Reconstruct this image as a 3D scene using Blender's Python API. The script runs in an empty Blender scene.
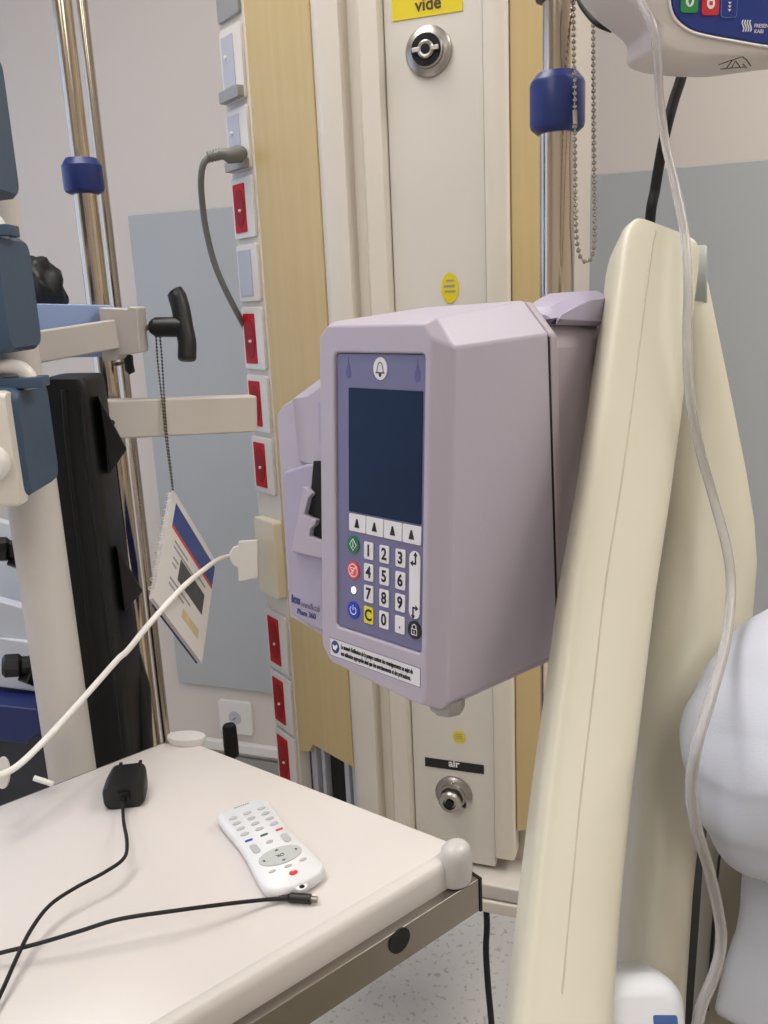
import bpy, bmesh, math, random
from mathutils import Vector, Matrix
from mathutils.noise import noise as pnoise
random.seed(7)
S = bpy.context.scene
COL = S.collection
# ------------------------------------------------------------------ camera
CAMZ = 1.35
FOC = 866.0
CX = Vector((0.9442, 0.3276, -0.0436)); CX.normalize()
_d = Vector((161.0, 3538.0, FOC)).normalized()
_hx = -2484.0
_w = -Vector((_hx, -(_hx * 161.0 + FOC * FOC) / 3538.0, FOC)).normalized()
_up = -_d
_y = _up.cross(_w) * 1.0
ROWS = (_w, _y, _up)                                   # world axes in lens axes (right, down, forward)
def lens(v): return Vector((ROWS[0].dot(v), ROWS[1].dot(v), ROWS[2].dot(v)))
RIGHT = lens(Vector((1, 0, 0))); DOWN = lens(Vector((0, 1, 0))); FWD = lens(Vector((0, 0, 1)))
cd = bpy.data.cameras.new('camera'); cam = bpy.data.objects.new('camera', cd); COL.objects.link(cam)
cd.sensor_fit = 'VERTICAL'; cd.sensor_height = 36.0; cd.lens = 36.0 * FOC / 1024.0
cd.clip_start = 0.02
m = Matrix((RIGHT, -DOWN, -FWD)).transposed().to_4x4(); m.translation = (0, 0, CAMZ)
cam.matrix_world = m; S.camera = cam
ORG = Vector((0, 0, CAMZ))
def D(px, py, d): return ORG + lens(Vector(((px - 384) / FOC * d, (py - 512) / FOC * d, d)))
def ray(px, py): return lens(Vector((px - 384, py - 512, FOC)))
def onZ(px, py, z): r = ray(px, py); return ORG + r * ((z - CAMZ) / r.z)
def onY(px, py, y): r = ray(px, py); return ORG + r * (y / r.y)
def PL(px, py, p0, n): r = ray(px, py); return ORG + r * ((p0 - ORG).dot(n) / r.dot(n))
# ------------------------------------------------------------------ world, light, exposure
S.view_settings.view_transform = 'Standard'; S.view_settings.look = 'None'
S.view_settings.gamma = 1.0; S.view_settings.use_curve_mapping = False
S.view_settings.exposure = 0.12
wd = bpy.data.worlds.new('room_air'); S.world = wd; wd.use_nodes = True
wd.node_tree.nodes['Background'].inputs[0].default_value = (1, .97, .93, 1)
wd.node_tree.nodes['Background'].inputs[1].default_value = 0.25
def area(name, loc, rot, sx, sy, power, col):
    l = bpy.data.lights.new(name, 'AREA'); l.shape = 'RECTANGLE'; l.size = sx; l.size_y = sy
    l.energy = power; l.color = col
    o = bpy.data.objects.new(name, l); COL.objects.link(o); o.location = loc; o.rotation_euler = rot
    return o
WARM = (1.0, .97, .93); COOL = (.62, .78, 1.0)
LAMPS = ((-.75, .60, 11.5), (.95, 1.10, 19), (-.75, -1.25, 8), (.95, -1.25, 7))  # ceiling lamps out of view; right rear and left front ones added as fill
for lx_, ly_, lp_ in LAMPS: area('ceiling_lamp_light', (lx_, ly_, 2.62), (0, 0, 0), .56, 1.16, lp_, WARM)
area('window_daylight', (-2.25, .6, 1.55), (0, math.radians(-90), 0), 1.1, 2.2, .5, COOL)
# ------------------------------------------------------------------ materials
def lin(c):
    return tuple((x / 255 / 12.92 if x / 255 <= .04045 else ((x / 255 + .055) / 1.055) ** 2.4) for x in c)
def mat(name, col, rough=.5, metal=0.0, var=.04, scale=9.0, bump=0.0, bscale=180.0, **kw):
    mt = bpy.data.materials.new(name); mt.use_nodes = True
    nt = mt.node_tree; b = nt.nodes['Principled BSDF']
    c = lin(col)
    tc = nt.nodes.new('ShaderNodeTexCoord')
    nz = nt.nodes.new('ShaderNodeTexNoise'); nz.inputs['Scale'].default_value = scale; nz.inputs['Detail'].default_value = 4
    nt.links.new(tc.outputs['Object'], nz.inputs['Vector'])
    mx = nt.nodes.new('ShaderNodeMix'); mx.data_type = 'RGBA'
    mx.inputs[6].default_value = tuple(x * (1 - var) for x in c) + (1,)
    mx.inputs[7].default_value = tuple(min(1, x * (1 + var)) for x in c) + (1,)
    nt.links.new(nz.outputs[0], mx.inputs[0]); nt.links.new(mx.outputs[2], b.inputs['Base Color'])
    b.inputs['Roughness'].default_value = rough; b.inputs['Metallic'].default_value = metal
    if bump:
        n2 = nt.nodes.new('ShaderNodeTexNoise'); n2.inputs['Scale'].default_value = bscale
        nt.links.new(tc.outputs['Object'], n2.inputs['Vector'])
        bp = nt.nodes.new('ShaderNodeBump'); bp.inputs['Strength'].default_value = bump; bp.inputs['Distance'].default_value = .001
        nt.links.new(n2.outputs[0], bp.inputs['Height']); nt.links.new(bp.outputs[0], b.inputs['Normal'])
    for k, v in kw.items(): b.inputs[k.replace('_', ' ')].default_value = v
    return mt
def glow(name, col, s):
    mt = bpy.data.materials.new(name); mt.use_nodes = True; b = mt.node_tree.nodes['Principled BSDF']
    b.inputs['Base Color'].default_value = (.8, .8, .8, 1)
    b.inputs['Emission Color'].default_value = tuple(col) + (1,); b.inputs['Emission Strength'].default_value = s
    return mt
def wood_mat(name, col, col2):
    mt = mat(name, col, .42, var=.02); nt = mt.node_tree; b = nt.nodes['Principled BSDF']
    tc = nt.nodes.new('ShaderNodeTexCoord'); mp = nt.nodes.new('ShaderNodeMapping'); mp.inputs['Scale'].default_value = (38, 38, 1.1)
    nz = nt.nodes.new('ShaderNodeTexNoise'); nz.inputs['Scale'].default_value = 2.2; nz.inputs['Detail'].default_value = 5
    cr = nt.nodes.new('ShaderNodeValToRGB'); cr.color_ramp.elements[0].color = lin(col2) + (1,); cr.color_ramp.elements[1].color = lin(col) + (1,)
    cr.color_ramp.elements[0].position = .3; cr.color_ramp.elements[1].position = .7
    nt.links.new(tc.outputs['Object'], mp.inputs[0]); nt.links.new(mp.outputs[0], nz.inputs['Vector'])
    nt.links.new(nz.outputs[0], cr.inputs[0]); nt.links.new(cr.outputs[0], b.inputs['Base Color'])
    return mt
M = dict(
    wall=mat('wall_paint', (212, 203, 195), .75, var=.015, scale=3, bump=.15, bscale=260),
    band=mat('grey_wall_guard', (174, 177, 179), .55, var=.02, scale=5, bump=.25, bscale=400),
    ceiling=mat('ceiling_tile', (225, 222, 216), .9),
    white=mat('white_plastic', (226, 222, 215), .35, var=.02),
    socket_white=mat('socket_white', (222, 216, 207), .3, var=.02),
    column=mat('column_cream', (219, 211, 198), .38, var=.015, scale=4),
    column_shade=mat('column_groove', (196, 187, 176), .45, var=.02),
    panel=mat('panel_white', (217, 212, 203), .35, var=.012, scale=3),
    wood=wood_mat('pale_yellow_laminate', (200, 178, 130), (194, 171, 122)),
    red=mat('red_plastic', (186, 14, 16), .5, var=.03, Specular_IOR_Level=.2),
    reddark=mat('red_plastic_deep', (150, 8, 10), .5, Specular_IOR_Level=.2),
    lilac_grey=mat('lilac_grey_plastic', (184, 184, 193), .35),
    grey=mat('grey_plastic', (150, 148, 144), .4),
    dgrey=mat('grey_cable', (112, 112, 108), .45),
    chrome=mat('chrome', (196, 184, 166), .17, 1.0, var=.02),
    steel=mat('brushed_steel', (150, 143, 134), .34, 1.0, var=.05, scale=30),
    gas=mat('nickel', (176, 172, 166), .34, 1.0, var=.06, scale=40),
    navy=mat('navy_plastic', (26, 43, 106), .38, var=.05),
    black=mat('black_plastic', (11, 11, 12), .45, var=.1),
    black_soft=mat('black_vinyl', (7, 7, 8), .5, var=.15, scale=25, bump=.2),
    rubber=mat('black_rubber', (9, 9, 9), .6),
    hole=mat('dark_hole', (8, 8, 8), .8),
    yellow=mat('yellow_label', (226, 204, 12), .45, var=.02),
    ink=mat('black_ink', (18, 17, 18), .5),
    brown_ink=mat('brown_ink', (70, 52, 20), .5),
    white_ink=mat('white_ink', (235, 235, 235), .5),
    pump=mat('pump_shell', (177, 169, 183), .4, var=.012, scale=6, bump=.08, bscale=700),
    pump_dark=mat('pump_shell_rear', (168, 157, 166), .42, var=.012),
    pump_lav=mat('pump_lavender', (166, 159, 180), .4, var=.015),
    face=mat('pump_face', (112, 110, 146), .4, var=.02),
    screen=mat('lcd_glass', (34, 47, 72), .2, var=.15, scale=14, Specular_IOR_Level=.08),
    key=mat('key_white', (222, 220, 224), .4, var=.01),
    green=mat('key_green', (20, 112, 78), .4), keyred=mat('key_red', (232, 70, 66), .4), blue=mat('key_blue', (30, 62, 190), .4),
    keyyellow=mat('key_yellow', (228, 212, 50), .4), navyink=mat('navy_ink', (48, 62, 128), .5),
    dropink=mat('drop_ink', (88, 90, 140), .5), logogrey=mat('logo_grey', (120, 122, 150), .5),
    rail=mat('bed_cream', (206, 200, 180), .36, var=.015, scale=5, bump=.05, bscale=300),
    rail_grey=mat('button_grey', (166, 172, 170), .42),
    seam=mat('seam_shadow', (190, 183, 160), .6),
    creambox=mat('socket_box_cream', (226, 216, 190), .4),
    clamp=mat('clamp_grey', (190, 184, 179), .42),
    cap=mat('cap_white', (222, 224, 228), .35), capblue=mat('cap_blue', (60, 92, 150), .4),
    table=mat('table_laminate', (226, 219, 215), .3, var=.01, scale=3),
    rim=mat('table_rim', (220, 213, 207), .38, var=.012),
    tcap=mat('corner_cap', (206, 203, 199), .3, var=.03),
    remote=mat('remote_white', (238, 238, 240), .35, var=.01),
    rkey=mat('remote_key', (188, 190, 190), .45, var=.03), rpad=mat('remote_pad', (196, 199, 197), .4, var=.02),
    slate=mat('slate_blue_shell', (58, 80, 104), .5, var=.04, bump=.15, bscale=600), cream_shell=mat('cream_shell', (218, 212, 202), .4),
    post=mat('post_grey_white', (207, 202, 196), .4, var=.02),
    bar=mat('bar_cream', (205, 198, 190), .42, var=.02), bar_daylit=mat('bar_daylit_blue', (150, 170, 212), .4, var=.02),  # blue bar tone: reflected window daylight painted into the base colour
    cart=mat('cart_white', (214, 220, 232), .4), cartdark=mat('cart_base', (30, 34, 46), .5),
    paper=mat('paper', (224, 222, 222), .35, var=.02), bookblue=mat('book_blue', (24, 62, 138), .35), bookred=mat('book_red', (206, 60, 44), .4),
    photo=mat('photo_print', (66, 66, 72), .4, var=.6, scale=90), textgrey=mat('print_grey', (150, 150, 156), .5), yprint=mat('print_tan', (206, 184, 150), .5, var=.2, scale=50),
    linen=mat('white_linen', (188, 191, 201), .8, var=.01, bump=.12, bscale=900),
    gap_shade=mat('gap_shade_dark', (30, 28, 26), .7), bedframe=mat('bed_frame_beige', (150, 143, 126), .5, var=.05),  # near-black tone stands in for shade in the gap by the rail
    fpump=mat('infusion_shell', (214, 206, 200), .4, var=.015), fblue=mat('infusion_panel', (34, 56, 132), .3, var=.03),
    fgreen=mat('icon_green', (44, 140, 72), .4), fred=mat('icon_red', (200, 44, 54), .4), fline=mat('icon_line', (110, 130, 190), .4),
    tube=mat('clear_tubing', (214, 211, 210), .25, var=.0, Transmission_Weight=.7, IOR=1.2),
    ball=mat('ball_chain_steel', (190, 186, 178), .2, 1.0), darkchain=mat('dark_chain', (120, 116, 108), .3, 1.0),
    whitecable=mat('white_cable', (236, 233, 226), .4),
)
def floor_mat():
    mt = mat('speckled_vinyl', (206, 203, 198), .45, var=.02); nt = mt.node_tree; b = nt.nodes['Principled BSDF']
    tc = nt.nodes.new('ShaderNodeTexCoord'); v = nt.nodes.new('ShaderNodeTexVoronoi'); v.inputs['Scale'].default_value = 46
    n = nt.nodes.new('ShaderNodeTexNoise'); n.inputs['Scale'].default_value = 75; n.inputs['Detail'].default_value = 3
    cr = nt.nodes.new('ShaderNodeValToRGB')
    e = cr.color_ramp.elements; e[0].position = .33; e[0].color = lin((186, 182, 176)) + (1,); e[1].position = .42; e[1].color = lin((222, 219, 214)) + (1,)
    nt.links.new(tc.outputs['Object'], n.inputs['Vector']); nt.links.new(n.outputs[0], cr.inputs[0]); nt.links.new(cr.outputs[0], b.inputs['Base Color'])
    return mt
M['floor'] = floor_mat()
# ------------------------------------------------------------------ object helpers
ROOT = {}
def thing(name, label, cat, loc=(0, 0, 0), rot=None, group=None):
    o = bpy.data.objects.new(name, None); COL.objects.link(o); o.empty_display_size = .05
    mw = (rot.to_4x4() if rot is not None else Matrix.Identity(4)); mw.translation = Vector(loc)
    o.matrix_world = mw; ROOT[o] = mw.inverted()
    o['label'] = label; o['category'] = cat
    if group: o['group'] = group
    return o
def obj(name, bm, m, parent=None, local=False, smooth=35, bevel=0, seg=3, label=None, sub=0):
    if parent is not None and not local: bm.transform(ROOT[parent])
    bmesh.ops.recalc_face_normals(bm, faces=bm.faces[:])
    me = bpy.data.meshes.new(name); bm.to_mesh(me); bm.free()
    me.materials.append(M[m] if isinstance(m, str) else m)
    if smooth: me.shade_smooth(); me.set_sharp_from_angle(angle=math.radians(smooth))
    o = bpy.data.objects.new(name, me); COL.objects.link(o)
    if parent is not None: o.parent = parent; ROOT[o] = ROOT[parent]
    else: ROOT[o] = Matrix.Identity(4)
    if bevel:
        md = o.modifiers.new('bevel', 'BEVEL'); md.width = bevel; md.segments = seg; md.limit_method = 'ANGLE'; md.angle_limit = math.radians(30); md.harden_normals = True
    if sub:
        md = o.modifiers.new('sub', 'SUBSURF'); md.levels = sub; md.render_levels = sub
    if label: o['label'] = label
    return o
def tag(o, label, cat, group=None):
    o['label'] = label; o['category'] = cat
    if group: o['group'] = group
    return o
def struct(name, bm, m, **k):
    o = obj(name, bm, m, **k); o['kind'] = 'structure'; return o
def B(): return bmesh.new()
def box(bm, lo, hi, mx=None):
    vs = [bm.verts.new((x, y, z)) for x in (lo[0], hi[0]) for y in (lo[1], hi[1]) for z in (lo[2], hi[2])]
    for f in ((0, 1, 3, 2), (4, 6, 7, 5), (0, 4, 5, 1), (2, 3, 7, 6), (0, 2, 6, 4), (1, 5, 7, 3)):
        bm.faces.new([vs[i] for i in f])
    if mx: bmesh.ops.transform(bm, matrix=mx, verts=vs)
    return bm
def rings(bm, secs, cap0=True, cap1=True):
    L = [[bm.verts.new(p) for p in s] for s in secs]; n = len(L[0])
    for a, b in zip(L, L[1:]):
        for i in range(n): bm.faces.new((a[i], a[(i + 1) % n], b[(i + 1) % n], b[i]))
    if cap0: bm.faces.new(L[0][::-1])
    if cap1: bm.faces.new(L[-1])
    return L
def frame_of(t):
    t = t.normalized(); h = Vector((0, 0, 1)) if abs(t.z) < .95 else Vector((1, 0, 0))
    a = t.cross(h).normalized(); return a, a.cross(t).normalized()
def tube(bm, pts, r, n=12, cap=True):
    pts = [Vector(p) for p in pts]; rr = r if isinstance(r, (list, tuple)) else [r] * len(pts)
    a = None; secs = []
    for i, p in enumerate(pts):
        t = (pts[min(i + 1, len(pts) - 1)] - pts[max(i - 1, 0)]).normalized()
        if a is None: a, b = frame_of(t)
        else: a = (a - t * a.dot(t)).normalized(); b = a.cross(t)
        secs.append([p + (a * math.cos(k * 2 * math.pi / n) + b * math.sin(k * 2 * math.pi / n)) * rr[i] for k in range(n)])
    rings(bm, secs, cap, cap); return bm
def spline(pts, n=8):
    P = [Vector(p) for p in pts]; P = [P[0] * 2 - P[1]] + P + [P[-1] * 2 - P[-2]]; out = []
    for i in range(1, len(P) - 2):
        for k in range(n):
            t = k / n; p0, p1, p2, p3 = P[i - 1:i + 3]
            out.append(.5 * ((2 * p1) + (p2 - p0) * t + (2 * p0 - 5 * p1 + 4 * p2 - p3) * t * t + (3 * p1 - p0 - 3 * p2 + p3) * t ** 3))
    out.append(P[-2]); return out
def lathe(bm, prof, mx=None, n=32):
    secs = [[Vector((r * math.cos(k * 2 * math.pi / n), r * math.sin(k * 2 * math.pi / n), z)) for k in range(n)] for r, z in prof]
    if mx is not None: secs = [[mx @ p for p in s] for s in secs]
    rings(bm, secs); return bm
def axis(o, z, x=None):
    z = Vector(z).normalized(); a, b = frame_of(z)
    if x is not None: a = (Vector(x) - z * Vector(x).dot(z)).normalized(); b = z.cross(a)
    m = Matrix((a, b, z)).transposed().to_4x4()
    if m.determinant() < 0: m = Matrix((a, -b, z)).transposed().to_4x4()
    m.translation = Vector(o); return m
def prism(bm, poly, h, mx=None, z0=0.0):
    s = [[Vector((x, y, z0)) for x, y in poly], [Vector((x, y, z0 + h)) for x, y in poly]]
    if mx is not None: s = [[mx @ p for p in q] for q in s]
    rings(bm, s); return bm
def rrect(x0, y0, x1, y1, r, n=4):
    out = []
    for cx, cy, a0 in ((x1 - r, y0 + r, -90), (x1 - r, y1 - r, 0), (x0 + r, y1 - r, 90), (x0 + r, y0 + r, 180)):
        for k in range(n + 1):
            a = math.radians(a0 + 90 * k / n); out.append((cx + r * math.cos(a), cy + r * math.sin(a)))
    return out
def ell(cx, cy, rx, ry, n=28): return [(cx + rx * math.cos(2 * math.pi * k / n), cy + ry * math.sin(2 * math.pi * k / n)) for k in range(n)]
def bar(bm, p0, p1, h, t):
    p0 = Vector(p0); p1 = Vector(p1); u = (p1 - p0); L = u.length; u.normalize()
    s = Vector((0, 0, 1)).cross(u).normalized(); w = u.cross(s)
    mx = Matrix((u, s, w)).transposed().to_4x4(); mx.translation = p0
    return box(bm, (0, -t / 2, -h / 2), (L, t / 2, h / 2), mx)
def textmesh(body, size, align='CENTER', extrude=.0002, sx=1.0, bold=0.0):
    c = bpy.data.curves.new('t', 'FONT'); c.body = body; c.size = size; c.align_x = align; c.align_y = 'CENTER'; c.extrude = extrude; c.offset = bold
    o = bpy.data.objects.new('t', c); COL.objects.link(o)
    me = bpy.data.meshes.new_from_object(o.evaluated_get(bpy.context.evaluated_depsgraph_get()))
    bm = B(); bm.from_mesh(me); bpy.data.objects.remove(o); bpy.data.meshes.remove(me); bpy.data.curves.remove(c)
    if sx != 1: bm.transform(Matrix.Diagonal((sx, 1, 1, 1)))
    return bm
def text(name, body, size, m, parent, mx, local=False, **k):
    bpy.context.view_layer.update()
    bm = textmesh(body, size, **k); bm.transform(mx)
    return obj(name, bm, m, parent, local=local, smooth=0)
def rowloft(bm, rows, thick, n=24, p=2.6, shift=0.0):
    """a body lofted along rows of (left, right, level, distance) given as sight lines; thick is its real half depth"""
    C = [D((l + r) / 2, y, d) for l, r, y, d in rows]; secs = []
    for i, (l, r, y, d) in enumerate(rows):
        t = (C[min(i + 1, len(C) - 1)] - C[max(i - 1, 0)]).normalized()
        x = (RIGHT - t * RIGHT.dot(t)).normalized(); z = x.cross(t).normalized()
        a = (D(r, y, d) - D(l, y, d)).length / 2; b = thick[i] if isinstance(thick, (list, tuple)) else thick
        sec = []
        for k in range(n):
            th = 2 * math.pi * k / n; c, s = math.cos(th), math.sin(th)
            sec.append(C[i] + x * a * math.copysign(abs(c) ** (2 / p), c) + z * b * math.copysign(abs(s) ** (2 / p), s))
        secs.append(sec)
    rings(bm, secs); return bm
# ------------------------------------------------------------------ the room
XL, XR, YB, YF, ZC = -2.3, 2.3, 2.0, -2.6, 2.66
struct('floor', box(B(), (XL - .1, YF - .1, -.1), (XR + .1, YB + .1, 0)), 'floor')
struct('ceiling', box(B(), (XL - .1, YF - .1, ZC), (XR + .1, YB + .1, ZC + .1)), 'ceiling')
struct('wall_back', box(B(), (XL - .1, YB, 0), (XR + .1, YB + .1, ZC)), 'wall')
struct('wall_right', box(B(), (XR, YF, 0), (XR + .1, YB, ZC)), 'wall')
struct('wall_front', box(B(), (XL - .1, YF - .1, 0), (XR + .1, YF, ZC)), 'wall')
bm = B()
box(bm, (XL - .1, YF, 0), (XL, YB, .85)); box(bm, (XL - .1, YF, 2.25), (XL, YB, ZC))
box(bm, (XL - .1, YF, .85), (XL, -.6, 2.25)); box(bm, (XL - .1, 1.85, .85), (XL, YB, 2.25))
struct('wall_left', bm, 'wall')
bm = B()
for lo, hi in (((-.6, .85), (1.85, .91)), ((-.6, 2.19), (1.85, 2.25)), ((-.6, .85), (-.54, 2.25)), ((1.79, .85), (1.85, 2.25)), ((.6, .85), (.66, 2.25))):
    box(bm, (XL - .07, lo[0], lo[1]), (XL - .01, hi[0], hi[1]))
w = struct('window_1', bm, 'white')
obj('pane', box(B(), (XL - .08, -.6, .85), (XL - .075, 1.85, 2.25)), glow('daylit_glass', (.28, .52, 1.0), .9), w)
struct('trim_1', box(B(), (-1.375, YB - .012, .296), (XR, YB, 1.588)), 'band', bevel=.003)
struct('trim_2', box(B(), (XL, YB - .02, onY(255, 752, YB).z), (XR, YB, onY(255, 743, YB).z)), 'white', bevel=.003)
struct('baseboard_back', box(B(), (XL, YB - .012, 0), (XR, YB, .08)), 'grey', bevel=.002)
LAMP_SAY = ('over the service column', 'added as fill over the head of the bed', 'added as fill behind the viewer on the window side', 'behind the viewer on the bed side')
for (x, y, _p), say in zip(LAMPS, LAMP_SAY):
    t = thing('ceiling_light', 'flat rectangular ceiling lamp ' + say, 'lamp', (x, y, ZC), group='ceiling lamps')
    bm = B()
    for a in ((-.31, -.61, -.31 + .02, .61), (.29, -.61, .31, .61), (-.31, -.61, .31, -.59), (-.31, .59, .31, .61)):
        box(bm, (x + a[0], y + a[1], ZC - .03), (x + a[2], y + a[3], ZC))
    obj('frame', bm, 'white', t)
    obj('diffuser', box(B(), (x - .29, y - .59, ZC - .02), (x + .29, y + .59, ZC - .01)), glow('lamp_diffuser', WARM, 3.0), t)
# ------------------------------------------------------------------ service column
P1 = Vector((-.465, 1.10, 0)); w1 = Vector((-math.cos(math.radians(25)), math.sin(math.radians(25)), 0))
n1 = Vector((-w1.y, w1.x, 0)); n1 = n1 if n1.y < 0 else -n1
P2 = PL(243, 0, P1 + ORG * 0, n1); P2.z = 0
sd = Vector((-.82, .57, 0)).normalized(); ns = Vector((-sd.y, sd.x, 0)); ns = ns if ns.y < 0 else -ns
P3 = PL(217, 0, P2, ns); P3.z = 0
ZB, ZT = .50, ZC
col = thing('service_column', 'tall cream medical service column with yellow laminate sides and gas outlets', 'medical column', (-.35, 1.2, .5))
bm = B()
pl = [P3 + Vector((0, .02, 0)), P2 + Vector((.02, .03, 0)), P1 + Vector((.012, .03, 0)), Vector((-.19, 1.13, 0)), Vector((-.155, 1.16, 0)), Vector((-.155, 1.42, 0)), Vector((P3.x, 1.42, 0))]
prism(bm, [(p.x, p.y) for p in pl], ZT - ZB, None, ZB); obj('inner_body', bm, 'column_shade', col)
def wallpanel(bm, a, b, n, t, z0, z1, lo=None):
    prism(bm, [(a.x, a.y), (b.x, b.y), (b.x - n.x * t, b.y - n.y * t), (a.x - n.x * t, a.y - n.y * t)], z1 - z0, None, z0); return bm
zw = PL(325, 755, P1, n1).z
# left laminate with a sloping notched lower edge
bm = B(); L = (P2 - P1).length
def zpx(x, y): return PL(x, y, P1, n1)
low = [zpx(350, 766), zpx(334, 757), zpx(313, 745), zpx(309, 752), zpx(300, 751)]
top = [Vector((p.x, p.y, ZT)) for p in (P1, P2)]
poly = [P1.xy.to_3d() + Vector((0, 0, low[0].z))] + low[1:4] + [P2.xy.to_3d() + Vector((0, 0, low[4].z))] + [top[1], top[0]]
rings(bm, [poly, [p - n1 * .012 for p in poly]]); obj('wood_panel', bm, 'wood', col, bevel=.0015)
# inner rails seen below the laminate
bm = B()
for f0, f1, dpt in ((.1, .2, .018), (.3, .36, .02), (.72, .8, .02), (.86, .94, .016)):
    a = P2.lerp(P1, f0) - n1 * .014; b = P2.lerp(P1, f1) - n1 * .014; wallpanel(bm, a, b, n1, dpt, ZB, 1.0)
obj('inner_rail', bm, 'lilac_grey', col, bevel=.001)
bm = B(); wallpanel(bm, P2.lerp(P1, .42) - n1 * .02, P2.lerp(P1, .7) - n1 * .02, n1, .02, ZB, 1.0); obj('cable_recess', bm, 'hole', col)
# cream extrusion between laminate and gas panel
prof = [(-.4655, 1.112), (-.4625, 1.100), (-.4525, 1.088), (-.4475, 1.084), (-.421, 1.084), (-.4185, 1.090), (-.4165, 1.103), (-.4015, 1.103), (-.3985, 1.090), (-.394, 1.084), (-.371, 1.084), (-.3685, 1.088), (-.3675, 1.098), (-.3675, 1.125), (-.4655, 1.125)]
bm = B(); prism(bm, prof, ZT - ZB + .06, None, ZB - .06); obj('side_rail', bm, 'column', col, smooth=50)
prof = [(-.2450, 1.100), (-.2445, 1.094), (-.2415, 1.092), (-.2195, 1.092), (-.2165, 1.095), (-.216, 1.125), (-.245, 1.125)]
bm = B(); prism(bm, prof, ZT - ZB, None, ZB + .05); obj('side_rail', bm, 'column', col, smooth=50)
zpb = onY(490, 866, 1.097).z
obj('front_panel', box(B(), (-.3665, 1.097, zpb), (-.2455, 1.12, ZT)), 'panel', col, bevel=.001)
bm = B(); wallpanel(bm, Vector((-.2145, 1.104, 0)), Vector((-.158, 1.135, 0)), Vector((.48, -.877, 0)), .012, onY(523, 830, 1.11).z, ZT); obj('wood_panel', bm, 'wood', col, bevel=.0015)
zl = onY(500, 916, 1.06).z; zm = onY(500, 903, 1.06).z
bm = B(); box(bm, (-.47, 1.063, zm), (-.155, 1.40, zpb - .006)); obj('plinth', bm, 'bar', col, bevel=.004)
bm = B(); box(bm, (-.46, 1.06, zl), (-.15, 1.40, zm - .001)); obj('plinth_skirt', bm, 'column', col, bevel=.004)
# gas outlets
def outlet(px, py, r, kind):
    c = onY(px, py, 1.097); mx = axis(c, (0, -1, 0), (1, 0, 0))
    o = obj('gas_outlet', lathe(B(), [(r, 0), (r, .004), (r * .9, .0065), (r * .72, .008), (r * .70, .012), (r * .6, .013), (r * .56, .009), (r * .5, .009)], mx), 'gas', col, label='nickel %s outlet' % kind)
    if kind == 'vacuum':
        obj('outlet_ring', lathe(B(), [(r * .64, .0085), (r * .64, .0138), (r * .40, .0142), (r * .38, .010)], mx), 'hole', o)
        obj('outlet_nozzle', lathe(B(), [(r * .36, .009), (r * .36, .0155), (r * .29, .017), (r * .2, .0165)], mx), 'gas', o); obj('outlet_bore', lathe(B(), [(r * .2, .0150), (r * .2, .0170), (r * .1, .0172)], mx), 'hole', o)
        for a in (0, 180):
            bm = B(); box(bm, (r * .24, -r * .09, .010), (r * .58, r * .09, .0175), mx @ Matrix.Rotation(math.radians(a), 4, 'Z')); obj('bayonet_lug', bm, 'gas', o, bevel=.0005)
    else:
        mx2 = mx @ Matrix.Translation((-.001, -.004, 0))
        obj('outlet_ring', lathe(B(), [(r * .60, .010), (r * .60, .020), (r * .52, .023), (r * .34, .024), (r * .30, .020)], mx2), 'gas', o)
        obj('outlet_bore', lathe(B(), [(r * .22, .018), (r * .22, .0245), (r * .12, .0245)], mx2), 'hole', o)
        for a in (90, 215, 325):
            obj('bayonet_lug', lathe(B(), [(r * .1, .006), (r * .1, .012), (r * .06, .013)], mx @ Matrix.Translation((r * .78 * math.cos(math.radians(a)), r * .78 * math.sin(math.radians(a)), 0)), 10), 'hole' if a != 90 else 'chrome', o)
outlet(429, 52, .0285, 'vacuum'); outlet(454, 793, .0275, 'air')
def plate(px0, py0, px1, py1, m, words, ink, size, tx, ty, **k):
    a = onY(px0, py0, 1.097); b = onY(px1, py1, 1.097)
    o = obj('gas_label', box(B(), (a.x, 1.0958, b.z), (b.x, 1.097, a.z)), m, col, bevel=.0004)
    c = onY(tx, ty, 1.0955); text('lettering', words, size, ink, o, axis(c, (0, -1, 0), (1, 0, 0)), **k)
plate(391, -18, 463, 11, 'yellow', 'vide', 'brown_ink', .0195, 428, 4, bold=.0004)
plate(425, 757, 484, 774, 'ink', 'air', 'white_ink', .0155, 454, 764, bold=.0004)
for px, py, rx, rz, lb in ((450, 288, .0115, .0185, 'yellow sticker above the pump'), (459, 737, .0095, .0095, 'small round yellow sticker')):
    c = onY(px, py, 1.0965); mx = axis(c, (0, -1, 0), (1, 0, 0))
    o = obj('sticker', prism(B(), ell(0, 0, rx, rz), .0006, mx), 'yellow', col, label=lb)
    bm = B(); prism(bm, rrect(-rx * .7, rz * .05, rx * .55, rz * .22, .0005), .0003, mx, .0006); prism(bm, rrect(-rx * .6, -rz * .3, rx * .65, -rz * .16, .0005), .0003, mx, .0006); prism(bm, rrect(-rx * .4, rz * .42, rx * .5, rz * .55, .0005), .0003, mx, .0006)
    obj('sticker_print', bm, 'grey', o)
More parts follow.
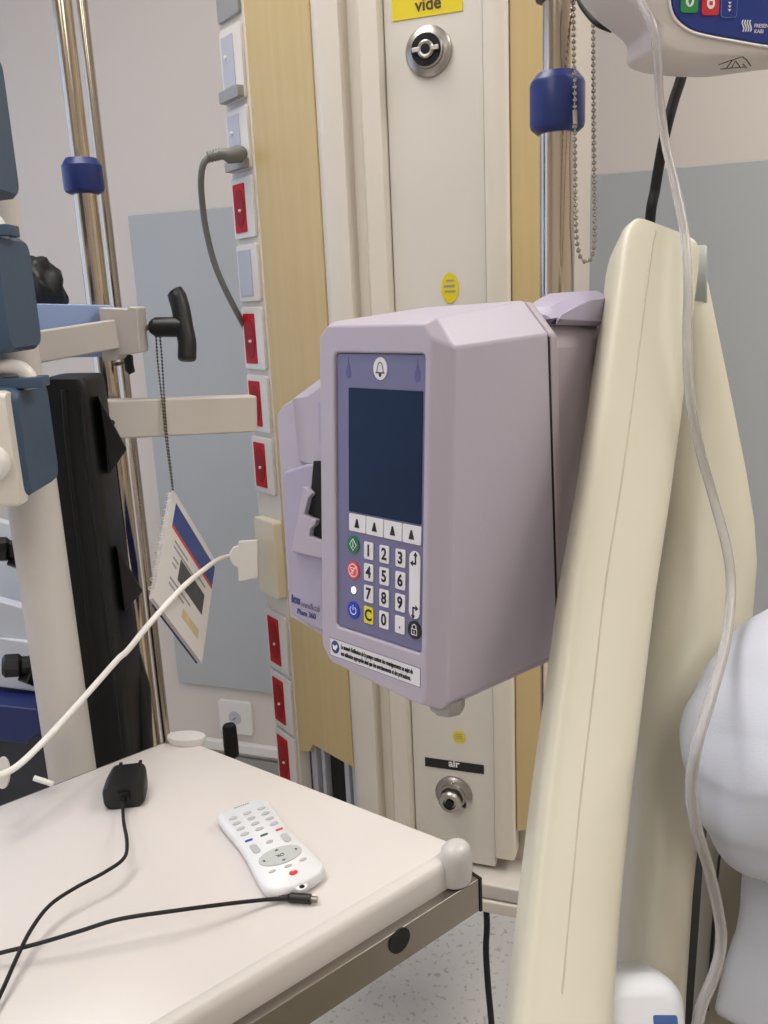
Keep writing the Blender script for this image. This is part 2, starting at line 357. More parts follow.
# socket strip
def sp(py, f=.5):                                     # point on the strip plane: f runs from laminate edge (0) outwards (1)
    l, r = 217 + .083 * py, 243 + .0705 * py
    return PL(r + (l - r) * f, py, P2, ns)
SW = (P3 - P2).length
bm = B(); wallpanel(bm, P2, P3, ns, .02, ZB, ZT); obj('socket_trunking', bm, 'column', col, bevel=.001)
def smx(py): c = sp(py); c2 = P2.lerp(P3, .5); return axis((c2.x, c2.y, c.z), ns, -sd)   # local x runs to the laminate, y up, z out
def unit(y0, y1, kind):
    c = smx((y0 + y1) / 2); zz0, zz1 = sp(y0).z, sp(y1).z; h = (zz0 - zz1) / 2 - .002; w = SW * .42
    f = obj('power_socket' if kind == 'red' else 'service_socket', prism(B(), rrect(-w, -h, w, h, .004), .005, c), 'socket_white', col, bevel=.0012)
    iw, ih = w * .70, h * .80
    if kind == 'red':
        o = obj('socket_insert', prism(B(), rrect(-w * .80, -ih, w * .30, ih, .002), .0015, c, .0045), 'red', f)
        obj('socket_well', prism(B(), ell(-w * .25, 0, w * .46, ih * .80), .0006, c, .0060), 'reddark', f)
        obj('earth_pin', lathe(B(), [(.0022, .006), (.0022, .009), (.001, .0098)], c @ Matrix.Translation((-w * .15, -ih * .1, 0)), 10), 'white', f)
    elif kind == 'clear':
        obj('socket_insert', prism(B(), rrect(-w * .80, -ih * .7, w * .30, ih, .002), .0015, c, .0045), 'lilac_grey', f)
        bm = B(); prism(bm, rrect(-w * .9, -h * .98, w * .95, -h * .66, .002), .010, c, .0045); obj('hinged_lid', bm, 'grey', f, bevel=.001)
        obj('indicator', lathe(B(), [(.003, .0058), (.003, .008), (.001, .009)], c @ Matrix.Translation((-iw * .6, ih * .3, 0)), 10), 'white', f)
    else:
        obj('blank_plate', prism(B(), rrect(-w * .80, -ih, w * .40, ih, .002), .0020, c, .0045), 'lilac_grey', f)
obj('grey_cover', prism(B(), rrect(-SW * .42, -.05, SW * .42, .055, .003), .005, smx(-22)), 'grey', col, bevel=.001)
for y0, y1, k in ((26, 104, 'clear'), (107, 173, 'clear'), (176, 240, 'red'), (243, 303, 'blank'), (306, 371, 'red'), (374, 433, 'red'), (436, 494, 'red'), (611, 671, 'red'), (673, 729, 'red'), (731, 788, 'red')):
    unit(y0, y1, k)
bm = B(); c = smx(555); prism(bm, rrect(-SW * .34, -.062, SW * .50, .062, .005), .016, c); obj('cream_socket_box', bm, 'creambox', col, bevel=.002)
# arm of the column running left to the drip pole
PX = D(152, 735, 1.10)                                 # foot line of the left pole
pr = D(106, 419, 1.14); pe = D(254, 413, 1.235)
bm = B(); bar(bm, pr, pe, .051, .03); obj('side_arm', bm, 'bar', col, bevel=.003)
bm = B(); prism(bm, ell(0, 0, .004, .004, 12), .004, axis(D(112, 423, 1.12), -FWD)); obj('arm_screw', bm, 'hole', col)
# ------------------------------------------------------------------ left drip poles
def vline(px, py, d, z): p = D(px, py, d); return Vector((p.x, p.y, z))
pc = Vector((PX.x, PX.y, 0))
pc = D(64, 0, 1.0); 
LP = D(124, 520, 1.24); LP = Vector((LP.x, LP.y, 0))
t = thing('drip_pole', 'chrome drip pole with navy collar clamped at the left by a T-handle', 'pole', LP)
def upto(p, z): return Vector((p.x, p.y, z))
zc0 = PL(80, 192, LP, Vector((RIGHT.x, RIGHT.y, 0)).cross(Vector((0, 0, 1)))).z; zc1 = PL(80, 158, LP, Vector((RIGHT.x, RIGHT.y, 0)).cross(Vector((0, 0, 1)))).z
obj('lower_tube', tube(B(), [upto(LP, 0), upto(LP, zc0 + .01)], .0150, 28), 'chrome', t)
obj('upper_tube', tube(B(), [upto(LP, zc0), upto(LP, 2.3)], .0118, 28), 'chrome', t)
obj('collar', lathe(B(), [(.0190, zc0 - .003), (.0245, zc0), (.0258, zc0 + .004), (.0258, zc1 - .010), (.0200, zc1 - .001), (.0125, zc1)], Matrix.Translation(LP)), 'navy', t, smooth=20)
TP = D(100, 160, 1.36); TP = upto(TP, 0)
o = obj('thin_pole', tube(B(), [upto(TP, 0), upto(TP, 2.3)], .0080, 20), 'chrome'); tag(o, 'thin bright chrome pole directly behind the left drip pole', 'pole')
# clamp arm with T handle
t = thing('clamp_arm', 'grey clamp arm with black T-handle gripping the left drip pole', 'clamp', D(128, 330, 1.08))
bm = B(); bar(bm, D(20, 331, 1.06), D(114, 331, 1.135), .066, .006); obj('rear_bar', bm, 'bar_daylit', t, bevel=.0015)
bm = B(); bar(bm, D(20, 350, 0.99), D(114, 334, 1.105), .036, .014); obj('front_bar', bm, 'clamp', t, bevel=.002)
zq = (D(128, 330, 1.08).z)
bm = B(); c = D(131, 331, 1.15); mx = axis(c, -FWD, RIGHT)
prism(bm, [(-.027, -.036), (-.010, -.036), (-.006, -.030), (.022, -.026), (.022, .031), (.012, .032), (.009, .029), (-.027, .031)], .045, axis(c, Vector((-FWD.x, -FWD.y, 0)), RIGHT)); obj('clamp_block', bm, 'clamp', t, bevel=.002)
k0 = D(144, 328, 1.15); k1 = D(158, 326, 1.14); k2 = D(178, 326, 1.14)
obj('screw', tube(B(), [k0, k1], .0042, 14), 'chrome', t)
h = obj('handle_hub', tube(B(), [D(154, 327, 1.142), D(156, 327, 1.14), D(174, 327, 1.14), D(182, 327, 1.14)], [.0105, .0130, .0130, .0130], 20), 'black', t)
hp = spline([D(174, 291, 1.14), D(177, 296, 1.14), D(181, 310, 1.14), D(184, 327, 1.14), D(187, 342, 1.14), D(187, 355, 1.14), D(187, 361, 1.14)], 5)
obj('handle_bar', tube(B(), hp, [.0085] + [.0112] * 4 + [.0122] * (len(hp) - 8) + [.0112] * 2 + [.0085], 18), 'black', t)
bm = B(); tube(bm, [D(116, 364, 1.19), D(126, 363, 1.18)], .003, 10); obj('thumb_screw', bm, 'chrome', t)
bm = B(); tube(bm, [D(126, 355, 1.18), D(128, 357, 1.18), D(129, 364, 1.18), D(130, 371, 1.18), D(128, 373, 1.18)], [.003, .007, .006, .007, .003], 12); obj('thumb_knob', bm, 'black', t)
# ball chain helper
def beads(pts, r, gap):
    bm = B(); P = spline(pts, 10); acc = 0; last = P[0]
    for a, b in zip(P, P[1:]):
        L_ = (b - a).length
        while acc <= L_:
            bmesh.ops.create_icosphere(bm, subdivisions=1, radius=r, matrix=Matrix.Translation(a.lerp(b, acc / L_))); acc += gap
        acc -= L_
    tube(bm, P, r * .3, 6); return bm
o = obj('bead_chain', beads([D(x, y, 1.14 + k) for x, y, k in ((156, 337, 0), (158, 365, .006), (162, 400, .012), (166, 440, .018), (170, 470, .024), (173, 491, .03), (171, 470, .027), (167, 435, .022), (164, 395, .016), (162, 360, .010), (160, 337, .004))], .0018, .0044), 'darkchain')
tag(o, 'fine dark bead chain looped on the T-handle holding a booklet', 'chain')
# booklet
nb = Vector((.971, .224, .087)).normalized(); b0 = D(173, 489, 1.17)
bt, br, bb, bl = (PL(x, y, b0, nb) for x, y in ((173, 489), (216, 561), (189, 661), (153, 598)))
e1 = (br - bt); e2 = (bl - bt)
t = thing('booklet', 'spiral bound booklet with blue banner hanging from the dark bead chain', 'booklet', bt)
def bk(u, v, h=0.0): return bt + e1 * u + e2 * v + nb * h
def bquad(bm, u0, v0, u1, v1, h0, h1): rings(bm, [[bk(u0, v0, h0), bk(u1, v0, h0), bk(u1, v1, h0), bk(u0, v1, h0)], [bk(u0, v0, h1), bk(u1, v0, h1), bk(u1, v1, h1), bk(u0, v1, h1)]]); return bm
obj('pages', bquad(B(), 0.02, 0.01, .985, .99, -.007, -.0012), 'paper', t); obj('back_cover', bquad(B(), .10, .10, 1, 1, -.0085, -.0072), 'navy', t)
cv = obj('front_cover', bquad(B(), 0, 0, 1, 1, -.001, 0), 'paper', t)
obj('banner', bquad(B(), .09, .07, .99, .27, 0, .0003), 'bookblue', cv); obj('red_line', bquad(B(), .09, .27, .99, .30, 0, .0003), 'bookred', cv)
obj('photo', bquad(B(), .33, .44, .86, .63, 0, .0003), 'photo', cv)
bm = B()
for u0, v0, u1 in ((.18, .36, .45), (.18, .41, .6), (.2, .68, .62), (.2, .73, .5), (.62, .36, .85), (.2, .5, .3), (.2, .55, .28)): bquad(bm, u0, v0, u1, v0 + .018, 0, .0003)
obj('print', bm, 'textgrey', cv); obj('tan_print', bquad(B(), .5, .78, .85, .86, 0, .0003), 'yprint', cv)
bm = B()
for i in range(12):
    c = bk(-.0, .06 + i * .078); tube(bm, [c + nb * .004 * math.sin(a) - e1.normalized() * .004 * math.cos(a) - nb * .004 for a in [k * .7 for k in range(10)]], .0008, 6)
obj('spiral_binding', bm, 'white', t)
# ------------------------------------------------------------------ post, syringe pumps, black rack at the left
PO = D(72, 770, 1.05); PO = upto(PO, 0)
o = thing('mounting_post', 'thick grey white post rising beside the table at far left', 'post', PO)
obj('tube', tube(B(), [upto(PO, .03), upto(PO, 2.3)], .0278, 36), 'post', o); obj('foot', lathe(B(), [(.16, 0), (.16, .02), (.03, .035)], Matrix.Translation(PO)), 'grey', o)
def syringe_pump(px, y0, y1, label, ph, cream):
    # right end of a box-shaped pump; the rest runs on to the left outside the picture
    d = .945; c0 = D(px, y0, d); c1 = D(px, y1, d); h = (c0 - c1).length
    z0 = c1.z; u = Vector((.93, .37, 0)).normalized(); n = Vector((-u.y, u.x, 0))
    base = PL(px, (y0 + y1) / 2, PO - n * .080, n); dz_ = base - ORG; d = dz_.dot(FWD); c0 = D(px, y0, d); c1 = D(px, y1, d); h = (c0 - c1).length * .98; z0 = c1.z; mx = Matrix((u, n, Vector((0, 0, 1)))).transposed().to_4x4(); mx.translation = Vector((base.x, base.y, z0))
    t = thing('syringe_pump', label, 'syringe pump', mx.translation, mx.to_3x3(), 'syringe pumps on the left post')
    bm = B(); L_ = .30
    secs = [[Vector((x, y * k, zz)) for y, zz in rrect(-.05, 0 + q, .045, h - q, .012)] for x, k, q in ((-L_, 1, 0), (-.03, 1, 0), (-.006, .98, .0015), (0, .9, .006))]
    rings(bm, secs); obj('case', bm, 'slate', t, local=True, smooth=40)
    if cream:
        bm = B(); rings(bm, [[Vector((x, y, zz)) for y, zz in rrect(-.062, -.004 + q, -.040, h - .004 - q, .006)] for x, q in ((-L_, 0), (-.010, 0), (-.005, .002))]); obj('front_cover', bm, 'cream_shell', t, local=True)
        bm = B(); lathe(bm, [(.018, 0), (.018, .008), (.014, .012), (.004, .013)], axis((-.026, -.061, .04), (0, -1, 0))); obj('dial', bm, 'white', t, local=True)
    bm = B(); tube(bm, spline([(-.15, -.02, h - .004), (-.14, -.02, h + .014), (-.10, -.02, h + .019), (-.05 - ph, -.02, h + .017), (-.03 - ph, -.02, h + .010), (-.026 - ph, -.02, h - .006)], 5), .0075, 14)
    obj('carry_handle', bm, 'white', t, local=True, label='white carry handle')
    bm = B(); rings(bm, [[Vector((x, y, zz)) for x, y in rrect(-.055 - ph, -.036, -.012 - ph, -.004, .006)] for zz in (h - .004, h + .006)]); obj('handle_socket', bm, 'slate', t, local=True, bevel=.001)
syringe_pump(-5, 48, 195, 'slate blue syringe pump, topmost of the three on the left post', .0, False)
syringe_pump(21, 236, 353, 'slate blue syringe pump with white handle, middle of the three on the left post', -.022, False)
syringe_pump(40, 381, 492, 'slate blue syringe pump with cream front, lowest of the three on the left post', -.032, True)
# black rack
t = thing('device_rack', 'tall black vinyl covered rack standing between grey post and drip pole', 'rack', upto(D(110, 750, 1.13), .0))
def dk(y): return 1.15 - (745 - y) * .0003
rows = [(l, r, y, dk(y)) for l, r, y in ((52, 93, 376), (49, 97, 381), (48, 99, 390), (50, 104, 430), (57, 113, 500), (66, 122, 570), (76, 132, 650), (90, 140, 745), (97, 146, 800))]
obj('cover', rowloft(B(), rows, .04, 28, 6), 'black_soft', t, smooth=60)
bm = B()
for dx in (.3, .62): tube(bm, [D(l + (r - l) * dx, y, d - .0405) for l, r, y, d in rows[2:]], .003, 8)
obj('cover_ridge', bm, 'black_soft', t)
for pts in (((98, 395), (127, 449), (110, 474)), ((116, 545), (143, 591), (124, 612))):
    bm = B(); rings(bm, [[D(x, y, dk(y) - .03) for x, y in pts], [D(x, y, dk(y)) for x, y in pts]]); obj('cover_fold', bm, 'black_soft', t, bevel=.002)
bm = B(); rowloft(bm, [(118, 130, 600, 1.17), (122, 138, 650, 1.17), (132, 150, 690, 1.17), (136, 152, 745, 1.17), (140, 154, 790, 1.17)], .012, 16, 4); obj('lower_flap', bm, 'black_soft', t)
bm = B(); box(bm, (-.10, -.10, 0), (.10, .10, .03), Matrix.Translation(upto(D(118, 770, 1.13), 0))); obj('rack_base', bm, 'black', t, bevel=.004)
bm = B(); q = D(118, 770, 1.13); tube(bm, [upto(q, .02), upto(q, D(120, 795, 1.1).z)], .02, 16); obj('rack_stem', bm, 'black', t)
# black bundle on the shelf behind
bm = B(); bmesh.ops.create_icosphere(bm, subdivisions=4, radius=1)
c = D(42, 284, 1.28)
for v in bm.verts:
    n_ = 1 + .28 * pnoise(v.co * 1.9) + .1 * pnoise(v.co * 5)
    v.co = Vector((v.co.x * .032 * n_, v.co.y * .03 * n_, v.co.z * (.045 if v.co.z < 0 else .04) * n_))
    v.co.x += -.012 * v.co.z / .04
    v.co += c
o = tag(obj('cable_bundle', bm, 'black_soft', smooth=60), 'crumpled black bundle resting behind the clamp arm at far left', 'bundle')
bm = B(); bar(bm, D(-10, 318, 1.26), D(80, 312, 1.32), .02, .12); obj('shelf', bm, 'bar_daylit'); tag(bpy.data.objects['shelf'], 'narrow pale shelf under the crumpled black bundle', 'shelf')
# equipment cart
t = thing('equipment_cart', 'pale blue white cart frame with black clamp knobs behind the grey post', 'cart', upto(D(0, 700, 1.25), 0))
bm = B(); bar(bm, D(-60, 600, 1.22), D(60, 632, 1.3), .05, .03); obj('cross_bar', bm, 'cart', t, bevel=.003)
bm = B(); bar(bm, D(-60, 565, 1.36), D(50, 590, 1.4), .19, .02); obj('back_panel', bm, 'cart', t, bevel=.003)
bm = B(); bar(bm, D(-60, 650, 1.24), D(64, 668, 1.3), .075, .03); obj('cross_bar', bm, 'cart', t, bevel=.003)
bm = B(); bar(bm, D(-60, 700, 1.26), D(70, 715, 1.3), .055, .10); obj('drawer', bm, 'navy', t, bevel=.003)
q = D(10, 740, 1.3); bm = B(); box(bm, (-.22, -.03, 0), (.10, .13, D(10, 718, 1.3).z), Matrix.Translation(upto(q, 0))); obj('base', bm, 'cartdark', t, bevel=.01)
for x, y, d in ((10, 549, 1.10), (22, 665, 1.12)):
    bm = B(); c = D(x, y, d); mx = axis(c, -RIGHT - FWD * .4, (0, 0, 1)); lathe(bm, [(.012, -.02), (.012, 0), (.016, .004), (.016, .02), (.011, .024)], mx, 8); k = obj('clamp_knob', bm, 'black', t, bevel=.001)
    bm = B(); bar(bm, D(x + 7, y, d), D(x + 22, y + 6, d + .02), .045, .02); obj('clamp_jaw', bm, 'black', k, bevel=.002)
# ------------------------------------------------------------------ wall outlet with black plug, grey cord
wc = onY(237, 716, YB)
t = thing('wall_outlet', 'white wall socket low on the back wall beside the column', 'outlet', wc)
mx = axis(wc, (0, -1, 0), (1, 0, 0))
f = obj('plate', prism(B(), rrect(-.052, -.051, .052, .051, .009), .012, mx), 'white', t, bevel=.002)
obj('well', lathe(B(), [(.02, .0121), (.02, .0125), (.012, .0126)], mx), 'lilac_grey', f); obj('earth_pin', lathe(B(), [(.003, .012), (.003, .022), (.001, .023)], mx, 10), 'grey', f)
q = D(230, 735, 1.55)
t = thing('plug_lead', 'black rubber plug end standing up behind the table edge', 'plug', upto(q, 0))
obj('plug', tube(B(), [q + Vector((0, 0, -.04)), q + Vector((0, 0, -.02)), q + Vector((0, 0, .016)), q + Vector((0, 0, .020))], [.013, .0135, .0125, .010], 16), 'rubber', t)
obj('cable', tube(B(), spline([upto(q, q.z - .035), upto(q, .3), upto(q + Vector((.01, -.03, 0)), .05), upto(q + Vector((.06, -.1, 0)), .006), upto(q + Vector((.2, -.15, 0)), .006)], 6), .0055, 12), 'rubber', t)
t = thing('mains_lead', 'grey mains cord plugged into the upper socket on the column side', 'cord', sp(150))
k = sp(152) + ns * .02
pb = [k, k + ns * .02 + Vector((-.006, 0, .0)), k + ns * .035 + Vector((-.02, 0, .002)), k + ns * .04 + Vector((-.04, 0, 0))]
d0 = (k - ORG).dot(FWD)
plug = [D(240, 156, d0 - .0), D(233, 154, d0 - .02), D(224, 153, d0 - .03), D(219, 155, d0 - .03)]
obj('plug', tube(B(), [D(241, 153, d0 - .012), D(238, 154, d0 - .02), D(228, 156, d0 - .025), D(222, 154, d0 - .03), D(208, 158, d0 - .03)], [.010, .0115, .010, .0070, .0052], 16), 'dgrey', t, label='grey moulded plug')
obj('cable', tube(B(), spline([D(211, 156, d0 - .03), D(204, 163, d0 - .03), D(201, 178, d0 - .02), D(202, 200, d0), D(206, 230, d0 + .02), D(215, 265, d0 + .04), D(228, 295, d0 + .06), D(240, 318, d0 + .08), D(250, 340, d0 + .12), D(262, 380, d0 + .14)], 6), .0045, 12), 'dgrey', t)
bm = B()
for i in range(5):
    a = D(221 - i * 3, 154 + i * .8, d0 - .03); tube(bm, [a, a + (D(220, 154, d0) - D(222, 153.6, d0)) * .7], .0078, 12)
obj('strain_relief', bm, 'dgrey', t)
# white cable
d1 = (sp(555) - ORG).dot(FWD) - .035
t = thing('white_plug', 'white plug and cable pushed into the cream box on the column', 'cable', D(245, 560, d1))
bm = B(); c = D(247, 560, d1); mx = axis(c, -FWD, RIGHT)
prism(bm, [(.018, -.028), (.018, .032), (-.012, .030), (-.0125, .022), (-.019, .022), (-.026, .012), (-.026, 0), (-.019, -.010), (-.013, -.012), (-.012, -.034)], .02, mx, -.01)
obj('plug_body', bm, 'whitecable', t, bevel=.003)
wp = [D(229, 556, d1), D(219, 559, d1 - .07), D(206, 568, d1 - .15), D(182, 588, 1.035), D(150, 623, .98), D(128, 650, .965), D(118, 659, .96), D(95, 685, .94), D(70, 713, .91), D(45, 740, .88), D(20, 764, .85), D(3, 774, .84), D(-12, 777, .83)]
obj('cable', tube(B(), spline(wp, 6), .0034, 12), 'whitecable', t)
# ------------------------------------------------------------------ right pole with collar and chain
RP = D(557, 200, .73); RP = upto(RP, 0)
t = thing('infusion_pole', 'chrome infusion pole with navy collar to the right of the column', 'pole', RP)
nr = Vector((RIGHT.x, RIGHT.y, 0)).cross(Vector((0, 0, 1)))
z0 = PL(557, 130, RP, nr).z; z1 = PL(557, 72, RP, nr).z
obj('lower_tube', tube(B(), [upto(RP, 0), upto(RP, z0 + .01)], .0148, 32), 'chrome', t)
obj('upper_tube', tube(B(), [upto(RP, z0), upto(RP, 2.2)], .0122, 32), 'chrome', t)
obj('collar', lathe(B(), [(.0165, z0 - .003), (.0215, z0 + .001), (.0225, z0 + .004), (.0225, z1 - .010), (.0215, z1 - .007), (.0165, z1 - .001), (.0125, z1)], Matrix.Translation(RP), 36), 'navy', t, smooth=20)
zk = PL(557, 2, RP, nr).z; obj('clip', lathe(B(), [(.013, zk), (.0175, zk + .002), (.0175, zk + .02), (.013, zk + .022)], Matrix.Translation(RP)), 'black', t)
bm = beads([D(573.5, -30, .69), D(574, 60, .69), D(575, 150, .69), D(576, 225, .69), D(578, 248, .69), D(581, 258, .69), D(586, 262, .69), D(591, 259, .69), D(594, 248, .69), D(595, 225, .69), D(594, 150, .69), D(593.5, 60, .69), D(593, -30, .69)], .0021, .0052)
t = thing('ball_chain', 'silver ball chain hanging in a loop beside the infusion pole', 'chain', D(585, 262, .69)); obj('beads', bm, 'ball', t)
obj('connector', tube(B(), [D(574.5, 111, .689), D(574.8, 125, .689)], .0022, 10), 'ball', t)
# ------------------------------------------------------------------ main infusion pump (local x right, y away, z up)
an, ti = math.radians(25.0), math.radians(4.0)
pu = Vector((math.cos(an), -math.sin(an), 0)); pn0 = Vector((math.sin(an), math.cos(an), 0))
pv = Vector((0, 0, 1)) * math.cos(ti) + pn0 * math.sin(ti); pn = pn0 * math.cos(ti) - Vector((0, 0, 1)) * math.sin(ti)
r_ = ray(425, 655).normalized(); PP = ORG + r_ * .5
pump = thing('infusion_pump', 'large lilac grey infusion pump with dark screen and keypad, clamped to the pole', 'infusion pump', PP, Matrix((pu, pn, pv)).transposed())
def pm(v): return v * .001
def O8(s, zt, zs, zl, xr, xl):          # outline of a section: xl..xr wide, zt crown, zs shoulder, zl bottom
    return [(xl, zl + 10), (xl + 9, zl + 1), (xr - 16, zl - 2), (xr - 4, zl), (xr, zl + 6), (xr, zs), (xr - 15, zt), (xl + 8, zt - 1.5), (xl, zt - 8)]
def sec(y, o, k=0.0): return [Vector((x * .001, (y + (185 - z) * k) * .001, z * .001)) for x, z in o]
SL = .125
outF = [(-88, -16), (-80, -25), (-14, -31), (-3, -31), (1, -26), (1, 177), (-4, 184), (-81, 184), (-88, 177)]
outA = [(-91, -17), (-82, -28), (-4, -34), (8, -33), (12, -28), (12, 172), (-1, 188), (-82, 187), (-91, 180)]
outB = [(-93, -17), (-82, -28), (-4, -34), (8, -33), (12, -28), (12, 180), (-5, 200), (-84, 198), (-93, 190)]
inn = [(-75, -.5), (-3, -.5), (-3, 168.5), (-75, 168.5)]
bm = B()
Ls = rings(bm, [sec(0, outF), sec(7, outA), sec(93, outB, SL)], False, True)
inv = rrect(-75, -.5, -3, 168.5, 3, 3); iv = [bm.verts.new((x * .001, 0, z * .001)) for x, z in inv]
ie = [bm.edges.new((iv[i], iv[(i + 1) % len(iv)])) for i in range(len(iv))]
oe = [bm.edges.get((Ls[0][i], Ls[0][(i + 1) % 9])) for i in range(9)]
bmesh.ops.triangle_fill(bm, use_beauty=True, edges=ie + oe)
jv = [bm.verts.new((x * .001, .006, z * .001)) for x, z in inv]; n_ = len(iv)
for i in range(n_): bm.faces.new((iv[i], iv[(i + 1) % n_], jv[(i + 1) % n_], jv[i]))
bm.faces.new(jv)
obj('housing', bm, 'pump', pump, local=True, smooth=28, bevel=.0032, seg=4)
bm = B(); rings(bm, [sec(92, [(x * .985 - .5, z * .99) for x, z in outB], SL), sec(96, [(x * .985 - .5, z * .99) for x, z in outB], SL)]); obj('seam_gasket', bm, 'hole', pump, local=True)
outC = [(x, z - .5) for x, z in outB]; outD = [(-92, -16), (-82, -26), (-8, -30), (2, -29), (6, -24), (6, 172), (-2, 187), (-84, 187), (-92, 180)]
outE = [(-88, -8), (-78, -18), (-8, -22), (0, -21), (4, -16), (4, 168), (-4, 184), (-80, 184), (-88, 176)]
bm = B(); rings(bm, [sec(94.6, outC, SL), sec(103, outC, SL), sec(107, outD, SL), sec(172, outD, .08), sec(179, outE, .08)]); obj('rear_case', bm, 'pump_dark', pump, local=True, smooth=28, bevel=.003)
bm = B(); rings(bm, [sec(y, [(xl, z0_), (4, z0_), (8, z0_ + 3), (8, zt - 5), (0, zt), (xl, zt)]) for y, xl, z0_, zt in ((108, -16, 186, 192), (113, -18, 186, 197), (132, -22, 186, 203), (146, -24, 186, 207), (168, -24, 186, 209), (174, -24, 186, 203))]); obj('carry_handle', bm, 'pump_lav', pump, local=True, bevel=.003, label='lavender carry handle')
bm = B(); lathe(bm, [(.007, -.040), (.0095, -.0385), (.0105, -.036), (.0105, -.030)], Matrix.Translation((.002, .018, 0)), 8); obj('foot', bm, 'grey', pump, local=True)
# face panel and its keys
fp = obj('control_panel', prism(B(), [(x * .001, z * .001) for x, z in rrect(-74.5, 0, -3.5, 168, 2.5)], .001, axis((0, .0030, 0), (0, -1, 0), (1, 0, 0))), 'face', pump, local=True)
def fm(x, z, h=0.0): return axis((x * .001, .0020 - h, z * .001), (0, -1, 0), (1, 0, 0))
def flat(name, poly, h, m, parent, x=0, z=0, h0=0.0, **k): return obj(name, prism(B(), [(a * .001, b * .001) for a, b in poly], h, fm(x, z, h0)), m, parent, local=True, **k)
bz = flat('screen', rrect(-64, 74.5, -5.8, 148.5, .6), .0006, 'screen', pump)
DR = [(0, 7.5), (.6, 4), (1.9, .5), (2.2, -1.8), (1.6, -4), (0, -5), (-1.6, -4), (-2.2, -1.8), (-1.9, .5), (-.6, 4)]
for x, z in ((-64.5, 158.5), (-10, 158)): flat('drop_symbol', DR, .0002, 'dropink', fp, x, z)
k = flat('alarm_key', ell(0, 0, 5.4, 6.4), .0006, 'key', pump, -38, 160)
bm = B(); prism(bm, [(a * .001, b * .001) for a, b in [(-3.4, -2), (3.4, -2), (3.4, -2.7), (-3.4, -2.7)]], .0002, fm(-38, 160, .0006)); prism(bm, [(a * .001, b * .001) for a, b in ell(0, -3.6, .9, 1.1, 10)], .0002, fm(-38, 160, .0006))
tube(bm, [(( -38 + a) * .001, .0020 - .0007, (160 + b) * .001) for a, b in [(-2.6, -2.2), (-2.2, .2), (-1.7, 2), (-.8, 3.2), (0, 3.6), (.8, 3.2), (1.7, 2), (2.2, .2), (2.6, -2.2)]], .00022, 6)
obj('bell_symbol', bm, 'ink', k, local=True)
for i in range(4):
    x0 = -64 + i * 14.75; kk = flat('soft_key', rrect(x0 + .15, 62.6, x0 + 14.4, 73.4, .9 if i in (0, 3) else .5), .0008, 'key', pump, bevel=.0003)
    flat('arrow_symbol', [(-2.1, -2.6), (2.1, -2.6), (.5, 2.8), (-.5, 2.8)], .0002, 'ink', kk, x0 + 7.2, 67.8, .0008)
for r, rowk in enumerate(('123', '456', '789', 'C0,')):
    for c, ch in enumerate(rowk):
        x = -47 + c * 13.0; z = 52.7 - r * 13.35
        kk = flat('keypad_key', rrect(-3.9, -5.3, 3.9, 5.3, .9), .0009, 'keyyellow' if ch == 'C' else 'key', pump, x, z, bevel=.0003, **({'label': 'yellow clear key'} if ch == 'C' else {}))
        text('key_symbol', ch, .0098 if ch != ',' else .008, 'ink', kk, fm(x, z - .1 + (.8 if ch == ',' else 0), .0009), local=True, sx=.86, bold=.00025 if ch != ',' else 0)
def ringline(bm, pts, cx, cz, h, r=.0003, close=True):
    p = [((cx + a) * .001, .0020 - h, (cz + b) * .001) for a, b in pts]; tube(bm, p + ([p[0]] if close else []), r, 6)
for z, m_, lb in ((54.3, 'green', 'round green start key'), (38.2, 'keyred', 'round red stop key'), (12.9, 'blue', 'round blue power key')):
    kk = flat('round_key', ell(0, 0, 5.0, 5.4), .0008, m_, pump, -60.3, z, label=lb); bm = B()
    if m_ == 'green': ringline(bm, [(0, 3.6), (2.9, 0), (0, -3.6), (-2.9, 0)], -60.3, z, .0008); ringline(bm, [(0, 1.6), (0, -1.6)], -60.3, z, .0008, close=False)
    elif m_ == 'keyred': ringline(bm, ell(0, 0, 3.7, 3.9, 16), -60.3, z, .0008); ringline(bm, [(-2.2, 1.6), (2.2, 1.6), (0, -2.4)], -60.3, z, .0008); ringline(bm, [(2.4, 2.8), (-2.2, -2.8)], -60.3, z, .0008, close=False)
    else: ringline(bm, [(2.6 * math.sin(a), 2.6 * math.cos(a)) for a in [.6 + i * (5.1 / 12) for i in range(13)]], -60.3, z, .0008, close=False); ringline(bm, [(0, 3.5), (0, .2)], -60.3, z, .0008, close=False)
    obj('key_symbol', bm, 'white_ink', kk, local=True)
flat('status_lamp', ell(0, 0, 1.7, 2.1, 14), .0006, glow('lamp_green_white', (.85, 1, .75), 2.0), pump, -60.3, 25.6)
flat('lamp_symbol', [(-3, 2), (-2.4, 3), (-2.0, 2.4), (-2.2, 0), (-2.0, -2.4), (-2.6, -2.8), (-3, -1.5)], .0002, 'logogrey', fp, -60.3, 25.6)
kk = flat('scroll_key', rrect(-4.2, -20, 4.2, 20, 4.1), .0008, 'key', pump, -9.9, 38.8, bevel=.0003)
